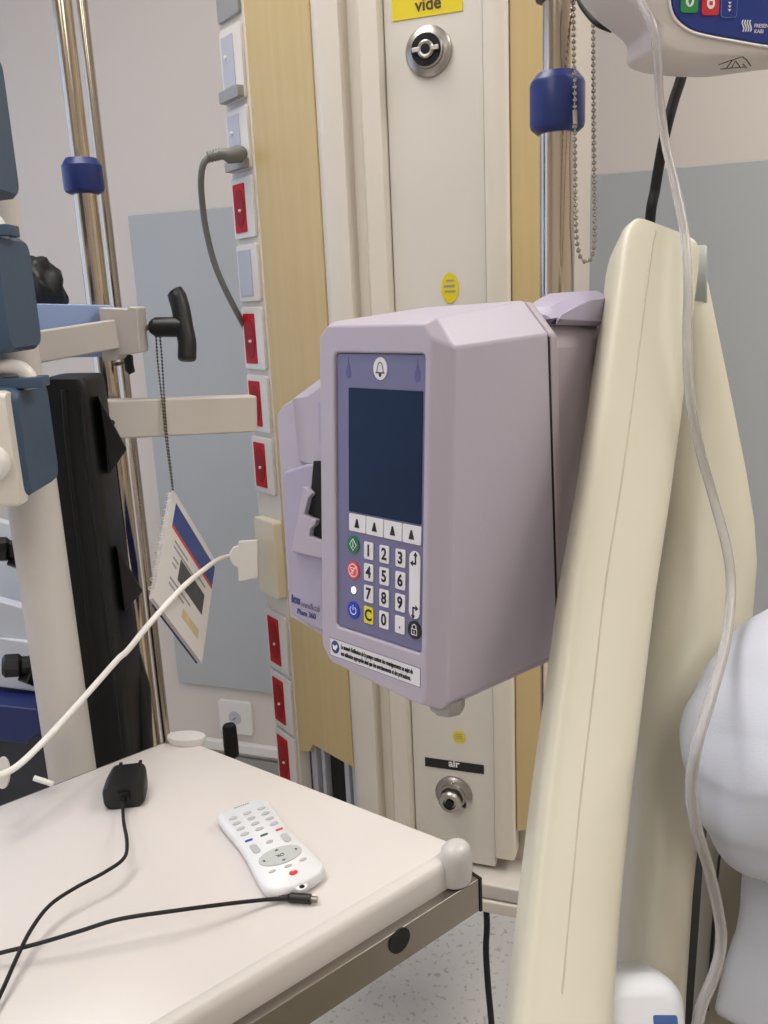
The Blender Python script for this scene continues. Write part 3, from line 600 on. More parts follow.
for s, zc in ((1, 54.0), (-1, 23.0)):
    def q(a, b): return (a * .001, s * b * .001)
    bm = B()
    prism(bm, [q(.2, -3), q(1.2, -3), q(1.2, 2), q(2.2, 2), q(.7, 4.4), q(-.8, 2), q(.2, 2)] if s > 0 else [q(-.2, -3), q(-1.2, -3), q(-1.2, 2), q(-2.2, 2), q(-.7, 4.4), q(.8, 2), q(-.2, 2)], .0002, fm(-9.9, zc, .0008))
    if s > 0: prism(bm, [q(1.2, -3), q(1.2, -2), q(-1.2, -2), q(-1.2, -.8), q(-3.4, -2.5), q(-1.2, -4.2), q(-1.2, -3)], .0002, fm(-9.9, zc, .0008))
    else: prism(bm, [q(-1.2, -3), q(-1.2, -2), q(1.2, -2), q(1.2, -.8), q(3.4, -2.5), q(1.2, -4.2), q(1.2, -3)], .0002, fm(-9.9, zc, .0008))
    obj('arrow_symbol', bm, 'ink', kk, local=True)
kk = flat('lock_key', ell(0, 0, 5.0, 5.4), .0008, 'ink', pump, -9.6, 12.2, label='round black lock key'); bm = B()
ringline(bm, [(-2, -2.8), (2, -2.8), (2, .6), (-2, .6)], -9.6, 12.2, .0008); ringline(bm, [(-1.5, .6), (-1.4, 2.6), (0, 3.6), (1.4, 2.6), (1.5, .6)], -9.6, 12.2, .0008, close=False); ringline(bm, [(0, -.4), (0, -1.9)], -9.6, 12.2, .0008, close=False)
obj('key_symbol', bm, 'white_ink', kk, local=True)
# warning sticker under the panel
st = obj('warning_sticker', prism(B(), [(x * .001, z * .001) for x, z in rrect(-80, -20.5, -3.2, -9.0, .6)], .0004, axis((0, .0002, 0), (0, -1, 0), (1, 0, 0))), 'key', pump, local=True)
def sm(x, z): return axis((x * .001, -.0003, z * .001), (0, -1, 0), (1, 0, 0))
bm = B(); tube(bm, [(x * .001, -.0002, z * .001) for x, z in [(-80, -20.5), (-3.2, -20.5), (-3.2, -9), (-80, -9), (-80, -20.5)]], .0002, 6); obj('sticker_border', bm, 'logogrey', st, local=True)
obj('book_symbol', prism(B(), [(x * .001, z * .001) for x, z in ell(0, 0, 3.6, 4.2, 20)], .0002, sm(-75, -14.2)), 'navyink', st, local=True)
obj('book_mark', prism(B(), [(x * .001, z * .001) for x, z in [(-2.2, 1.4), (-.2, .6), (1.6, 2.2), (2.2, .6), (.4, -2), (-1.8, -1.4)]], .0002, axis((-.075, -.0005, -.0142), (0, -1, 0), (1, 0, 0))), 'white_ink', st, local=True)
text('lettering', "Le manuel d'utilisation de la pompe contient des renseignements au sujet de", .0042, 'ink', st, sm(-69.8, -12.6), local=True, align='LEFT', sx=.47, bold=.00006)
text('lettering', 'son utilisation appropri\u00e9e ainsi que des avertissements et des pr\u00e9cautions.', .0042, 'ink', st, sm(-69.8, -17.0), local=True, align='LEFT', sx=.47, bold=.00006)
# cassette side of the pump
def pxz(bm, poly, y0, y1): rings(bm, [[Vector((x * .001, y0 * .001, z * .001)) for x, z in poly], [Vector((x * .001, y1 * .001, z * .001)) for x, z in poly]]); return bm
def pq(px, py, y):
    v = ROOT[pump] @ PL(px, py, PP + pn * (y * .001), pn); return (v.x * 1000, v.z * 1000)
def pqs(pts, y): return [pq(a, b, y) for a, b in pts]
obj('cassette_case', pxz(B(), pqs([(276, 416), (281, 406), (294, 398), (322, 376), (332, 380), (332, 640), (322, 636), (289, 617)], 40), 40, 130), 'pump', pump, local=True, bevel=.002)
bm = B(); rings(bm, [[Vector((x * .001, y * .001, z * .001)) for x, z in pqs(P_, y)] for y, P_ in ((42, [(293, 399), (324, 376), (332, 378), (332, 468), (306, 466), (299, 461)]), (33, [(293, 399), (324, 376), (332, 378), (332, 468), (306, 466), (299, 461)]), (27, [(307, 397), (325, 384), (332, 384), (332, 465), (311, 464), (310, 463)]))])
obj('cassette_door', bm, 'pump', pump, local=True, bevel=.0018)
obj('door_window', pxz(B(), pqs([(318, 402), (332, 400), (332, 455), (319, 440)], 26), 25.6, 27.2), 'pump_lav', pump, local=True, bevel=.0003)
obj('door_lever', pxz(B(), pqs([(281, 476), (284, 471), (306, 464), (332, 460), (332, 638), (290, 615)], 26), 26, 41), 'pump_lav', pump, local=True, bevel=.003)
obj('cassette_slot', pxz(B(), pqs([(313.5, 461), (332, 461), (332, 545), (309, 541), (305, 525), (311, 490)], 25), 25, 26.4), 'hole', pump, local=True)
obj('latch_hook', pxz(B(), pqs([(293, 551), (305, 487), (307, 486.5), (313.5, 494), (310, 498), (306, 514), (311, 517), (318, 519.5), (317, 524), (312, 529), (311.5, 536), (321, 540), (330, 541), (330, 560), (323, 558)], 23), 21, 25.5), 'pump', pump, local=True, bevel=.0008)
def lm(x, z): return axis((x * .001, .0257, z * .001), (0, -1, 0), (1, 0, 0))
lv = [o for o in pump.children if o.name.startswith('door_lever')][0]
text('logo_lettering', 'icu', .0080, 'navyink', lv, lm(-149, -3.4), local=True, align='LEFT', bold=.00035)
text('logo_lettering', 'medical', .0066, 'logogrey', lv, lm(-138.5, -5.0), local=True, align='LEFT', sx=.95)
text('logo_lettering', 'Plum 360', .0058, 'navyink', lv, lm(-143, -11.4), local=True, align='LEFT', sx=.9)
# clamp to pole
rl = ROOT[pump] @ Vector((RP.x, RP.y, PP.z)); 
bm = B(); box(bm, (rl.x - .022, .184, .060), (rl.x + .022, rl.y - .016, .110)); obj('pole_clamp', bm, 'pump_dark', pump, local=True, bevel=.003)
# ------------------------------------------------------------------ second infusion pump, upper right
fu = Vector((.86, .51, 0)).normalized(); fn = Vector((.51, -.86, 0)).normalized()
fo = D(690, 55, .60)
t2 = thing('infusion_pump', 'pale infusion pump with blue panel in the upper right corner', 'infusion pump', fo, Matrix((fu, -fn, Vector((0, 0, 1)))).transposed())
def f2(px, py, h=0.0): return ROOT[t2] @ PL(px, py, fo + fn * h, fn)
def f2poly(pts, h=0.0): return [(f2(x, y, h).x, f2(x, y, h).z) for x, y in pts]
def fxz(bm, poly, y0, y1): rings(bm, [[Vector((x, y0, z)) for x, z in poly], [Vector((x, y1, z)) for x, z in poly]]); return bm
P_ = spline([(x, y, 0) for x, y in [(600, -80), (602, -50), (605, -26), (622, -4), (642, 12), (656, 26), (656, 42), (661, 52), (680, 58), (706, 61), (726, 62), (745, 62), (770, 59), (800, 55), (850, 50)]], 3)
body = f2poly([(p.x, p.y) for p in P_] + [(850, -110), (600, -110)])
bm = B(); c_ = Vector((sum(p[0] for p in body) / len(body), sum(p[1] for p in body) / len(body)))
def shr(k): return [((x - c_.x) * (1 - k) + c_.x, (z - c_.y) * (1 - k) + c_.y) for x, z in body]
rings(bm, [[Vector((x, y, z)) for x, z in shr(k)] for y, k in ((-.002, .22), (-.001, .14), (.004, .06), (.010, .015), (.018, 0), (.038, .0), (.046, .04))])
obj('housing', bm, 'fpump', t2, local=True, smooth=60)
Pq = spline([(x, y, 0) for x, y in [(672, -60), (672, -10), (674, 8), (680, 19), (692, 28), (708, 33), (740, 39), (770, 44), (850, 55)]], 4)
fpn = obj('panel', fxz(B(), f2poly([(p.x, p.y) for p in Pq] + [(850, -70)], .004), -.004, .006), 'fblue', t2, local=True, bevel=.001)
bm = B(); tube(bm, [Vector((x, -.0035, z)) for x, z in f2poly([(p.x - 2.5, p.y + 2.5) for p in Pq], .004)], .0009, 8); obj('panel_edge', bm, 'white', t2, local=True)
for (x0, y0, x1, y1), m_ in (((680, -8, 698, 13), 'fgreen'), ((701, -6, 719, 15.5), 'fred'), ((720, -3, 737, 18), 'fline')):
    a = f2(x0, y1, .004); b = f2(x1, y0, .004)
    kk = obj('panel_key', fxz(B(), rrect(a.x, a.z, b.x, b.z, .0022), -.005, -.004), m_, t2, local=True)
    if m_ == 'fline': obj('key_face', fxz(B(), rrect(a.x + .0005, a.z + .0005, b.x - .0005, b.z - .0005, .0018), -.0053, -.005), 'fblue', kk, local=True)
    cx, cz = (a.x + b.x) / 2, (a.z + b.z) / 2; bm = B()
    if m_ == 'fline':
        for dz in (-.0022, 0, .0022): fxz(bm, [(cx - .0012, cz + dz + .0008), (cx + .0012, cz + dz + .0008), (cx, cz + dz - .0008)], -.0056, -.0053)
    else:
        fxz(bm, ell(cx, cz + .0006, .003, .0036, 16), -.0053, -.005)
    s_ = obj('key_symbol', bm, 'white_ink', kk, local=True)
    if m_ != 'fline':
        bm = B(); fxz(bm, [(cx, cz + .0034), (cx + .0014, cz + .0006), (cx, cz - .0022), (cx - .0014, cz + .0006)] if m_ == 'fgreen' else rrect(cx - .0012, cz - .0006, cx + .0012, cz + .0018, .0003), -.0056, -.0053); obj('symbol_mark', bm, m_, kk, local=True)
lx = f2(750, 26, .004); bm = B()
for i in range(4): tube(bm, spline([(lx.x - .0055 + i * .0019 + .0008 * math.sin(a * 1.5), -.0042, lx.z - .0036 + a * .0018) for a in range(5)], 3), .00045, 6)
obj('wave_logo', bm, 'white_ink', fpn, local=True)
fmx = lambda x, y: axis((f2(x, y, .004).x, -.0042, f2(x, y, .004).z), (0, -1, 0), (1, 0, 0))
text('lettering', 'FRESENIUS', .0034, 'white_ink', fpn, fmx(754, 26), local=True, align='LEFT', extrude=.0001); text('lettering', 'KABI', .0034, 'white_ink', fpn, fmx(754, 31.5), local=True, align='LEFT', extrude=.0001)
bm = B(); tube(bm, [Vector((x, .0005, z)) for x, z in f2poly([(668, -20), (669, 10), (676, 26), (688, 36), (700, 39), (713, 42), (712, 48), (709, 54)])], .0005, 6); obj('shell_seam', bm, 'ink', t2, local=True)
bm = B()
for pts in ([(714, 67), (722, 64), (731, 61), (738, 59), (742, 62), (746, 68)], [(722, 70), (728, 62)], [(727, 70), (731, 63), (736, 70)], [(738, 66), (742, 70)], [(716, 71), (740, 69)]): tube(bm, [Vector((x, .016 - .0215, z)) for x, z in f2poly(pts)], .0004, 6)
obj('moulded_mark', bm, 'ink', t2, local=True)
lp = ROOT[t2] @ upto(RP, fo.z)
q = ROOT[t2] @ D(604, -40, .66)
bm = B(); box(bm, (lp.x - .03, lp.y - .03, .115), (lp.x + .03, lp.y + .03, .165)); obj('pole_clamp', bm, 'fpump', t2, local=True, bevel=.004)
bm = B(); tube(bm, [Vector((lp.x + .02, lp.y - .01, .14)), Vector((-.03, .07, .12))], .016, 18); obj('clamp_arm', bm, 'fpump', t2, local=True)
bm = B(); tube(bm, spline([D(578, -10, .66), D(580, 2, .65), D(588, 14, .645), D(598, 24, .64), D(612, 30, .64)], 5), .0022, 8); o = obj('pump_lead', bm, 'rubber'); tag(o, 'short black lead curving under the pale pump towards the pole', 'cable')
# black cable from that pump
bm = B(); tube(bm, spline([D(684, 66, .69), D(680, 82, .69), D(674, 100, .69), D(666, 130, .69), D(660, 160, .70), D(655, 190, .71), D(650, 222, .72), D(648, 300, .80)], 6), .0043, 14); o = obj('power_cable', bm, 'rubber'); tag(o, 'thick black cable dropping from the pale pump behind the cream bed rail', 'cable')
# ------------------------------------------------------------------ bed: side rail, dark gap shade, pillow
t = thing('bed_side_rail', 'tall cream moulded bed side rail leaning in the right foreground', 'bed rail', D(560, 1000, .50))
def dd(y): return .575 - (y - 222) / 800 * .15
R1 = [(623, 687, 246), (617.5, 690, 249), (614, 691.5, 255), (612, 692, 262), (610, 691.5, 272), (608, 689.5, 290), (601, 683, 340), (590, 674, 420), (578, 663, 500), (562, 649, 590), (549, 637, 690), (535, 625, 790), (523, 615, 890), (512, 608, 985), (504, 602, 1060)]
obj('front_moulding', rowloft(B(), [(l, r, y, dd(y)) for l, r, y in R1], .022, 40, 5.5), 'rail', t, smooth=60)
def rp(f, y, k=-.0305):
    for (l0, r0, y0), (l1, r1, y1) in zip(R1, R1[1:]):
        if y0 <= y <= y1:
            s = (y - y0) / (y1 - y0); l = l0 + (l1 - l0) * s; r = r0 + (r1 - r0) * s; break
    return (l + (r - l) * f, y)
tdir = (D(560, 890, dd(890)) - D(640, 340, dd(340))).normalized(); xd = (RIGHT - tdir * RIGHT.dot(tdir)).normalized(); zd = xd.cross(tdir).normalized()
zd = zd if zd.dot(FWD) < 0 else -zd
sl = []
for f_, y in ((.40, 252), (.39, 270), (.385, 340), (.385, 420), (.39, 500), (.40, 590), (.41, 690), (.42, 790), (.43, 890), (.43, 985)):
    x, yy = rp(f_, y); sl.append(D(x, yy, dd(y)) + zd * .0218)
obj('seam_line', tube(B(), spline(sl, 4), .0006, 8), 'seam', t)
R2 = [(676, 698, 292), (680, 704, 305), (676, 714, 345), (672, 731, 420), (665, 744, 480), (661, 752, 525), (655, 755, 560), (648, 751, 610), (641, 735, 660), (634, 714, 730), (627, 698, 810), (619, 690, 890), (612, 684, 980), (606, 680, 1060)]
obj('side_panel', rowloft(B(), [(l - 14, r - 5, y, dd(y) + .072) for l, r, y in R2], .036, 36, 2.5), 'rail', t, smooth=60)
bm = B(); c = D(698, 280, .600); mx = axis(c, RIGHT * .93 - FWD * .35, (0, 0, 1)); prism(bm, ell(0, 0, .023, .014, 32), .010, mx, -.004); obj('release_button', bm, 'rail_grey', t, bevel=.002, label='grey oval release button')
sf = .575 - .25 * .0
for pts in ([(744, 513, .598), (748, 524, .597), (753, 545, .60)], [(739, 632, .545), (743, 618, .55)]):
    obj('control_slot', tube(B(), [D(*p) for p in pts], .0012, 6), 'hole', t)
mx = axis(D(643, 1022, .415), (-FWD + Vector((0, 0, .35))), RIGHT)
o = obj('rail_foot', prism(B(), rrect(-.0225, -.06, .0225, .020, .014, 8), .045, mx, -.045), 'cap', t, smooth=60, bevel=.010, seg=5, label='white rounded foot of the rail')
obj('blue_mark', prism(B(), rrect(.005, -.006, .0165, .003, .001), .0004, mx, 0), 'capblue', o)
ra_ = D(552, 1050, .425); obj('rail_arm', tube(B(), spline([ra_, ra_ + Vector((.01, -.02, -.10)), Vector((ra_.x + .06, ra_.y - .02, .55)), Vector((ra_.x + .16, ra_.y, .33))], 6), .016, 16), 'cap', t)
# bed under it
q0 = D(700, 900, .66)
t = thing('hospital_bed', 'dark block painted as gap shade and beige bed frame under the pillow at right', 'bed', upto(q0, 0))
obj('gap_shade', rowloft(B(), [(650, 1000, 690, .80), (650, 1000, 720, .78), (650, 1000, 850, .72), (650, 1000, 1000, .66), (650, 1000, 1150, .62)], .045, 24, 6), 'gap_shade', t, smooth=50)  # dark block put in where only shade fills the gap
obj('backrest_frame', rowloft(B(), [(l + 7, r + 7, y, d + .02) for l, r, y, d in ((712, 760, 800, .56), (704, 752, 830, .55), (699, 745, 880, .54), (695, 740, 940, .53), (690, 735, 1010, .52), (686, 730, 1080, .51))], .012, 20, 5), 'bedframe', t, smooth=50)
obj('frame_groove', tube(B(), [D(729, 806, .567), D(719, 860, .554), (D(713, 930, .541)), D(707, 1010, .527)], .001, 6), 'gap_shade', t)
bm = B(); box(bm, (-.14, -1.5, .20), (.80, .06, .30), Matrix.Translation((q0.x + .18, q0.y, 0))); obj('base_frame', bm, 'bedframe', t, bevel=.01)
for x, y in ((.1, -.1), (.85, -.1), (.1, -1.35), (.85, -1.35)):
    obj('leg', tube(B(), [Vector((q0.x + x, q0.y + y, 0)), Vector((q0.x + x, q0.y + y, .21))], .03, 16), 'bedframe', t)
# pillow: a soft squashed cushion bulging over the rail
def cushion(name, rows, thick, label, cat, amp=.006, sc=9.0, n=40, p=2.3):
    bm = B(); rr = []
    for a, b in zip(rows, rows[1:]):
        for k in range(5): s = k / 5; rr.append(tuple(a[i] + (b[i] - a[i]) * s for i in range(4)))
    rr.append(rows[-1]); th = []
    for i in range(len(rr)): th.append(thick * max(.12, math.sin(math.pi * min(max((i + .6) / len(rr), .03), .97)) ** .5))
    rowloft(bm, rr, th, n, p)
    for v in bm.verts:
        v.co += Vector((1, 1, 1)) * 0 + FWD * amp * pnoise(v.co * sc) + DOWN * amp * .6 * pnoise(v.co * sc * 1.3 + Vector((3, 1, 7)))
    return tag(obj(name, bm, 'linen', smooth=70, sub=1), label, cat)
cushion('pillow', [(806, 900, 646, .505), (784, 930, 648, .50), (758, 950, 660, .492), (726, 960, 686, .482), (700, 965, 722, .474), (686, 970, 752, .466), (685, 970, 776, .460), (693, 960, 803, .458), (712, 945, 830, .458), (740, 925, 850, .462), (772, 900, 864, .466)], .048, 'plump white pillow bulging over the cream bed rail at right edge', 'pillow', .014, 15)
cushion('sheet', [(792, 960, 836, .55), (766, 970, 858, .535), (750, 980, 890, .52), (742, 985, 930, .505), (734, 990, 975, .495), (722, 990, 1020, .485), (712, 990, 1070, .475)], .026, 'white sheet hanging in soft folds under the pillow', 'sheet', .010, 14)
# soft tube from the upper pump down across the rail
tp = [D(634, -20, .575), D(640, 0, .565), D(652, 25, .555), D(657, 55, .555), D(660, 100, .56), D(665, 140, .56), D(675, 185, .55), D(684, 230, .535), D(688, 280, .52), D(687, 340, .515), D(690, 400, .51), D(700, 450, .51), D(714, 500, .51), D(727, 550, .50), D(731, 590, .49), D(726, 640, .46), D(713, 690, .43), D(697, 745, .41), D(691, 790, .41), D(697, 830, .415), D(709, 870, .43), D(719, 915, .44), D(721, 945, .44), D(714, 975, .435), D(702, 1005, .43), D(694, 1040, .425)]
bm = B(); tube(bm, spline(tp, 8), .0028, 16); o = obj('drip_tube', bm, 'tube'); tag(o, 'soft translucent drip tube running down over the cream bed rail', 'tube')
# ------------------------------------------------------------------ black cable under the column
bm = B(); tube(bm, spline([onY(486, 905, 1.2), onY(487, 925, 1.19), onY(486, 950, 1.18), onY(488, 985, 1.17), onY(492, 1030, 1.16), onY(496, 1100, 1.14)], 6), .0052, 14); o = obj('hanging_cable', bm, 'rubber'); tag(o, 'black cable hanging from the bottom of the service column', 'cable')
# ------------------------------------------------------------------ overbed table
TZ = .85
A = onZ(163, 743, TZ); A2 = onZ(197, 744, TZ); Bc = onZ(452, 843, TZ); Br = onZ(463, 849, TZ); E0 = onZ(250, 976, TZ); L0 = onZ(0, 806, TZ)
er = (E0 - Br).normalized(); el = (L0 - A).normalized()
Q0 = A + el * .60; Q1 = Br + er * .55
t = thing('overbed_table', 'white overbed table with steel edge rail in the left foreground', 'table', upto((A + Br) * .5 + Vector((-.15, -.15, 0)), 0))
top_ = [A, A2, Bc, Br, Q1, Q0]
def inset(P, k):
    n = len(P); out = []
    for i in range(n):
        a, b, c = P[i - 1], P[i], P[(i + 1) % n]
        d1_ = (b - a).normalized(); d2_ = (c - b).normalized(); n1_ = Vector((-d1_.y, d1_.x, 0)); n2_ = Vector((-d2_.y, d2_.x, 0))
        cen = sum(P, Vector()) / n
        if n1_.dot(cen - b) < 0: n1_ = -n1_
        if n2_.dot(cen - b) < 0: n2_ = -n2_
        m_ = (n1_ + n2_); m_ = m_ / max(.3, m_.dot(n1_)); out.append(b + m_ * k)
    return out
def zs(P, z): return [Vector((p.x, p.y, z)) for p in P]
bm = B(); rings(bm, [zs(inset(top_, .001), TZ - .022), zs(inset(top_, -.004), TZ - .018), zs(inset(top_, -.005), TZ - .010), zs(inset(top_, -.003), TZ - .003), zs(inset(top_, .001), TZ)]); obj('tabletop', bm, 'table', t, smooth=60)
# raised rounded rim on the near long side and the far side
bm = B()
rr = [Br + er * .012, Br + er * .05, Br + er * .1, Br + er * .55]
nx = Vector((-er.y, er.x, 0)); nx = nx if nx.x > 0 else -nx
def rim(bm, p0, p1, nout, w, up):
    prof = [(-w, 0), (-w * .75, up * .8), (-w * .4, up), (0, up), (.003, up * .5), (.006, -.006), (.006, -.0262), (-w, -.0262)]
    rings(bm, [[p + nout * a + Vector((0, 0, b)) for a, b in prof] for p in (p0, p1)])
rim(bm, Br + er * .010, Br + er * .55, nx, .010, .002); obj('rim', bm, 'rim', t, smooth=50)
# corner caps
bm = B(); c = onZ(456, 857, TZ); prof_ = [(.0150, -.024), (.0160, -.012), (.0160, .002), (.0145, .009), (.0105, .0135), (.004, .015)]
mx = axis(c, (0, 0, 1), er); secs = [[mx @ Vector((r_ * math.cos(k * 2 * math.pi / 28) * 1.0, r_ * math.sin(k * 2 * math.pi / 28) * .85, z)) for k in range(28)] for r_, z in prof_]; rings(bm, secs); obj('corner_cap', bm, 'tcap', t, smooth=60)
bm = B(); c = onZ(187, 742, TZ); mx = axis(c, (0, 0, 1), (A2 - A).normalized()); secs = [[mx @ Vector((r_ * math.cos(k * 2 * math.pi / 28) * 1.1, r_ * math.sin(k * 2 * math.pi / 28) * .6, z)) for k in range(28)] for r_, z in ((.014, -.016), (.018, -.004), (.022, .006), (.021, .0085), (.010, .009))]; rings(bm, secs); obj('corner_cap', bm, 'tcap', t, smooth=60)
# steel rails under the edges
def rail_(a, b, nout, off, z1, z0, w):
    bm = B(); p0, p1 = a + nout * off, b + nout * off
    rings(bm, [[p0 + nout * s + Vector((0, 0, z)) for s, z in ((0, z1), (0, z0), (-w, z0), (-w, z1))], [p1 + nout * s + Vector((0, 0, z)) for s, z in ((0, z1), (0, z0), (-w, z0), (-w, z1))]]); return bm
r1 = obj('edge_rail', rail_(Br - er * .004, Br + er * .55, nx, .016, -.0255, -.060, .03), 'steel', t, bevel=.001)
ap = PL(399, 940, Br + nx * .016, nx); bm = B(); prism(bm, ell(0, 0, .0115, .0115, 24), .0015, axis(ap, nx, (0, 0, 1))); obj('rail_plug', bm, 'rubber', r1, label='round black plug')
e_ = Br + nx * .016; bm = B(); rings(bm, [[e_ - er * k + nx * a + Vector((0, 0, b)) for a, b in ((.001, -.025), (.001, -.0605), (-.031, -.0605), (-.031, -.025))] for k in (.004, .007)]); obj('rail_end', bm, 'rubber', r1)
nl = Vector((-el.y, el.x, 0)); nl = nl if nl.x < 0 else -nl
obj('edge_rail', rail_(A - el * .02, A + el * .6, nl, .012, -.006, -.03, .010), 'steel', t, bevel=.001)
# lifting rod and clip at the left edge, leg and foot
bm = B(); tube(bm, [D(34, 778, .93), D(53, 784, .93)], .003, 12); obj('rod', bm, 'whitecable', t)
bm = B(); prism(bm, ell(0, 0, .007, .016, 20), .004, axis(D(4, 772, .86), -FWD, RIGHT)); obj('cable_clip', bm, 'tcap', t, bevel=.001)
lg = (A + Br) * .5 + Vector((-.20, -.22, 0))
obj('leg', tube(B(), [upto(lg, .05), upto(lg, TZ - .022)], .028, 20), 'steel', t)
bm = B(); box(bm, (-.03, -.35, .03), (.03, .12, .07), Matrix.Translation(upto(lg, 0))); obj('foot_bar', bm, 'steel', t, bevel=.006)
for yy in (-.32, .09): obj('castor', tube(B(), [Vector((lg.x - .015, lg.y + yy, .025)), Vector((lg.x + .015, lg.y + yy, .025))], .025, 16), 'rubber', t)
# ------------------------------------------------------------------ remote control
ra = onZ(240, 805, TZ + .012); rb = onZ(301, 884, TZ + .012); ax = (rb - ra); RL = ax.length; ax.normalize(); sx_ = ax.cross(Vector((0, 0, 1)))
ct = (ra + rb) * .5; ct.z = TZ + .001
t = thing('remote_control', 'white remote control with grey keys lying on the table', 'remote control', ct, Matrix((sx_, ax, Vector((0, 0, 1)))).transposed())
hw = .5 * RL
half = [(-1, .48), (-.985, .72), (-.95, .88), (-.90, .93), (-.6, .90), (-.25, .85), (.1, .87), (.4, .95), (.6, .99), (.78, 1.0), (.88, .94), (.95, .74), (.985, .45), (1, .2)]
WW = .0290
ol = [(w_ * WW, y_ * hw) for y_, w_ in half] + [(-w_ * WW, y_ * hw) for y_, w_ in half[::-1]]
bm = B(); rings(bm, [[Vector((x * k, y * k2, z)) for x, y in ol] for k, k2, z in ((.86, .96, 0), (.96, .99, .0015), (1, 1, .004), (1, 1, .0075), (.985, .99, .0105), (.93, .972, .0124))]); obj('case', bm, 'remote', t, local=True, smooth=60)
lo_ = [(.0058 * math.cos(a), hw * .995 + .0062 * math.sin(a)) for a in [k * math.pi / 10 for k in range(11)]]; bm = B(); prism(bm, [(-.009, hw * .94)] + [(-x, y) for x, y in lo_[::1]][0:0] + lo_[::-1][0:0] + [(.009, hw * .94)] + lo_, .0045, None, .005); obj('lanyard_loop', bm, 'remote', t, local=True, bevel=.001)
bm = B(); prism(bm, ell(0, hw * .995 + .0022, .0024, .0022, 14), .0003, None, .0095); obj('loop_hole', bm, 'hole', t, local=True)
def rk(name, poly, m_, x, y, h=.0008, **k): return obj(name, prism(B(), poly, h, Matrix.Translation((x, y, .0125))), m_, t, local=True, **k)
# x is mirrored by the pose, so columns run the same way either side
for r in range(4):
    for c in range(3): rk('number_key', ell(0, 0, .0044, .0023, 18), 'rkey', (c - 1) * .0150, -.0525 + r * .0105, bevel=.0003)
XS = 1.0
for c, m_ in ((1, 'blue'), (0, 'green'), (-1, 'keyred')): rk('colour_key', rrect(-.0038, -.0012, .0038, .0012, .0011), m_, c * .0155, -.0095, bevel=.0003, label={'blue': 'blue key', 'green': 'green key', 'keyred': 'red key'}[m_])
y5 = .0045
for s in (-1, 1): rk('rocker_key', rrect(-.0036, -.0075, .0036, .0075, .0035), 'rkey', s * .0155, y5 + .0015, bevel=.0004)
rk('menu_key', ell(0, 0, .0036, .0021, 18), 'rkey', 0, y5 - .001, bevel=.0003)
yp = .0285
pd = rk('navigation_pad', ell(0, 0, .0205, .0122, 36), 'rpad', 0, yp, .0009)
for a in range(4):
    bm = B(); prism(bm, [(-.0018, -.0008), (.0018, -.0008), (0, .0013)], .0003, Matrix.Translation((0, yp, .0134)) @ Matrix.Rotation(math.radians(90 * a), 4, 'Z') @ Matrix.Translation((0, .0085 if a % 2 == 0 else .0158, 0))); obj('arrow_symbol', bm, 'ink', pd, local=True)
text('ok_lettering', 'OK', .0052, 'ink', pd, Matrix.Translation((0, yp, .0135)), local=True)
for c in (-1, 0, 1): rk('function_key', ell(0, 0, .0036, .0018, 18), 'rkey', c * .0150, yp + .0178 - .001 * abs(c), bevel=.0003)
kk = rk('power_key', ell(0, 0, .0040, .0032, 22), 'keyred', 0, yp + .0290, bevel=.0003, label='red power key')
bm = B(); tube(bm, [(.0017 * math.cos(a), yp + .0290 + .0014 * math.sin(a), .0158) for a in [k * .5 for k in range(11)]], .0003, 6); obj('power_symbol', bm, 'white_ink', kk, local=True)
bm = B()
for i in range(7): prism(bm, rrect(-.0008, -.0007, .0008, .0007, .0002), .0002, Matrix.Translation(((i - 3) * .0023, -hw * .94, .0125)))
obj('maker_print', bm, 'textgrey', t, local=True)
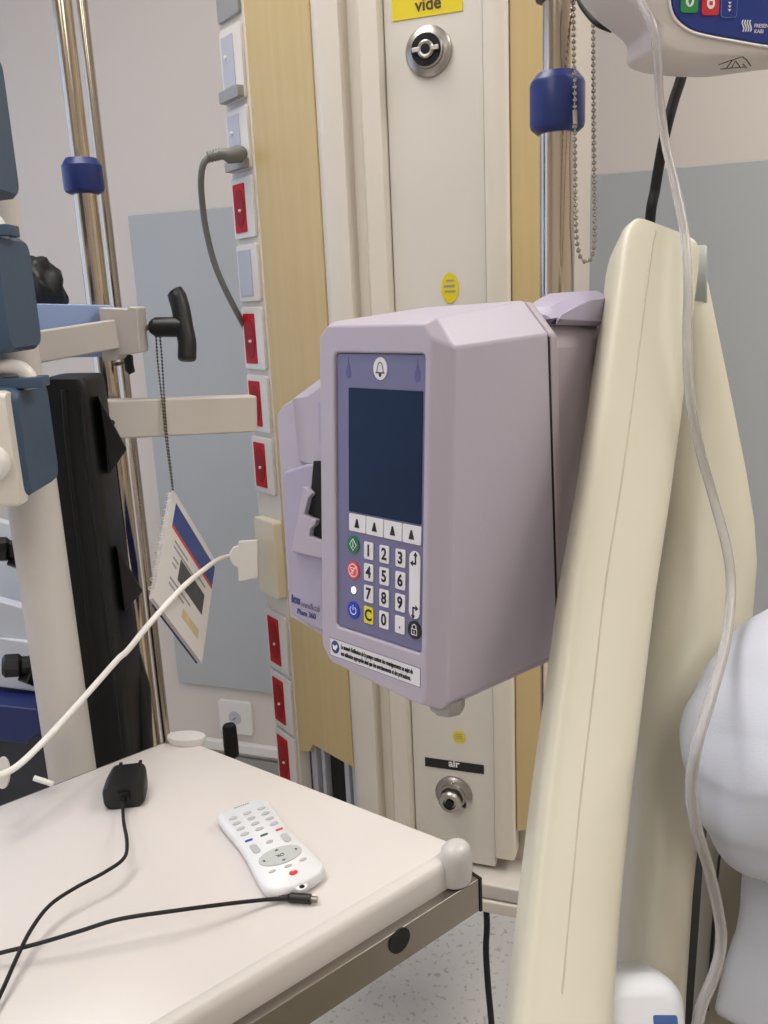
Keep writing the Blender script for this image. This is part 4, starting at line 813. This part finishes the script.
# ------------------------------------------------------------------ charger and cable
ca = onZ(104, 811, TZ); cb = onZ(146, 806, TZ); cu = (cb - ca).normalized(); cw = (cb - ca).length; cy = Vector((0, 0, 1)).cross(cu)
t = thing('phone_charger', 'black plug-in charger lying on the table near its far left corner', 'charger', (ca + cb) * .5 + Vector((0, 0, .0005)), Matrix((cu, cy, Vector((0, 0, 1)))).transposed())
H_ = .026
bm = B(); w_ = cw / 2
rings(bm, [[Vector((x * k, y, z0 + (z - z0) * 1)) for x, z in rrect(-w_, 0, w_, H_, .008)] for y, k, z0 in ((0, .94, 0), (.003, 1, 0), (.022, 1, 0), (.034, .95, 0), (.044, .86, 0))])
obj('case', bm, 'black', t, local=True, smooth=50)
for s in (-1, 1): obj('pin', tube(B(), [Vector((s * .0105, .042, H_ * .72)), Vector((s * .0105, .060, H_ * .72))], [.0022, .002], 12), 'black', t, local=True)
obj('port', prism(B(), rrect(-.006, .006, .006, .019, .003), .003, axis((0, 0, 0), (0, -1, 0), (1, 0, 0))), 'rubber', t, local=True)
cs = (ca + cb) * .5 + Vector((0, 0, .0125))
t = thing('charging_cable', 'thin black charging cable snaking over the white table', 'cable', (ca + cb) * .5)
def tz(x, y, h): return onZ(x, y, TZ + h)
path = [cs - cy * .003, tz(123, 812, .013), tz(124, 824, .018), tz(127, 842, .022), tz(124, 858, .022), tz(105, 872, .022), tz(75, 888, .021), tz(50, 905, .020), tz(32, 928, .018), tz(18, 955, .014), tz(0, 995, .008), tz(-20, 1030, .0035), tz(-60, 1050, .0022), tz(-95, 1030, .0022), tz(-90, 990, .004), tz(-50, 965, .008), tz(0, 953, .012), tz(40, 943, .016), tz(80, 931, .021), tz(120, 919, .024), tz(180, 910, .022), tz(230, 903.5, .014), tz(262, 900, .007), tz(280, 898.5, .0045)]
obj('cord', tube(B(), spline(path, 6), .0017, 10), 'rubber', t)
c0, c1, c2 = tz(279, 898, .0045), tz(288, 897.5, .0045), tz(311, 899, .0045)
cc = obj('connector', tube(B(), [c0, c1, c1 + (c2 - c1) * .1, c2], [.0022, .0026, .0042, .0042], 14), 'black', t)
obj('connector_tip', tube(B(), [c2, c2 + (c2 - c1) * .28], .0026, 10), 'steel', cc)
p_ = [cs - cy * .001, cs - cy * .010]; obj('connector', tube(B(), p_, [.004, .0032], 14), 'black', t)
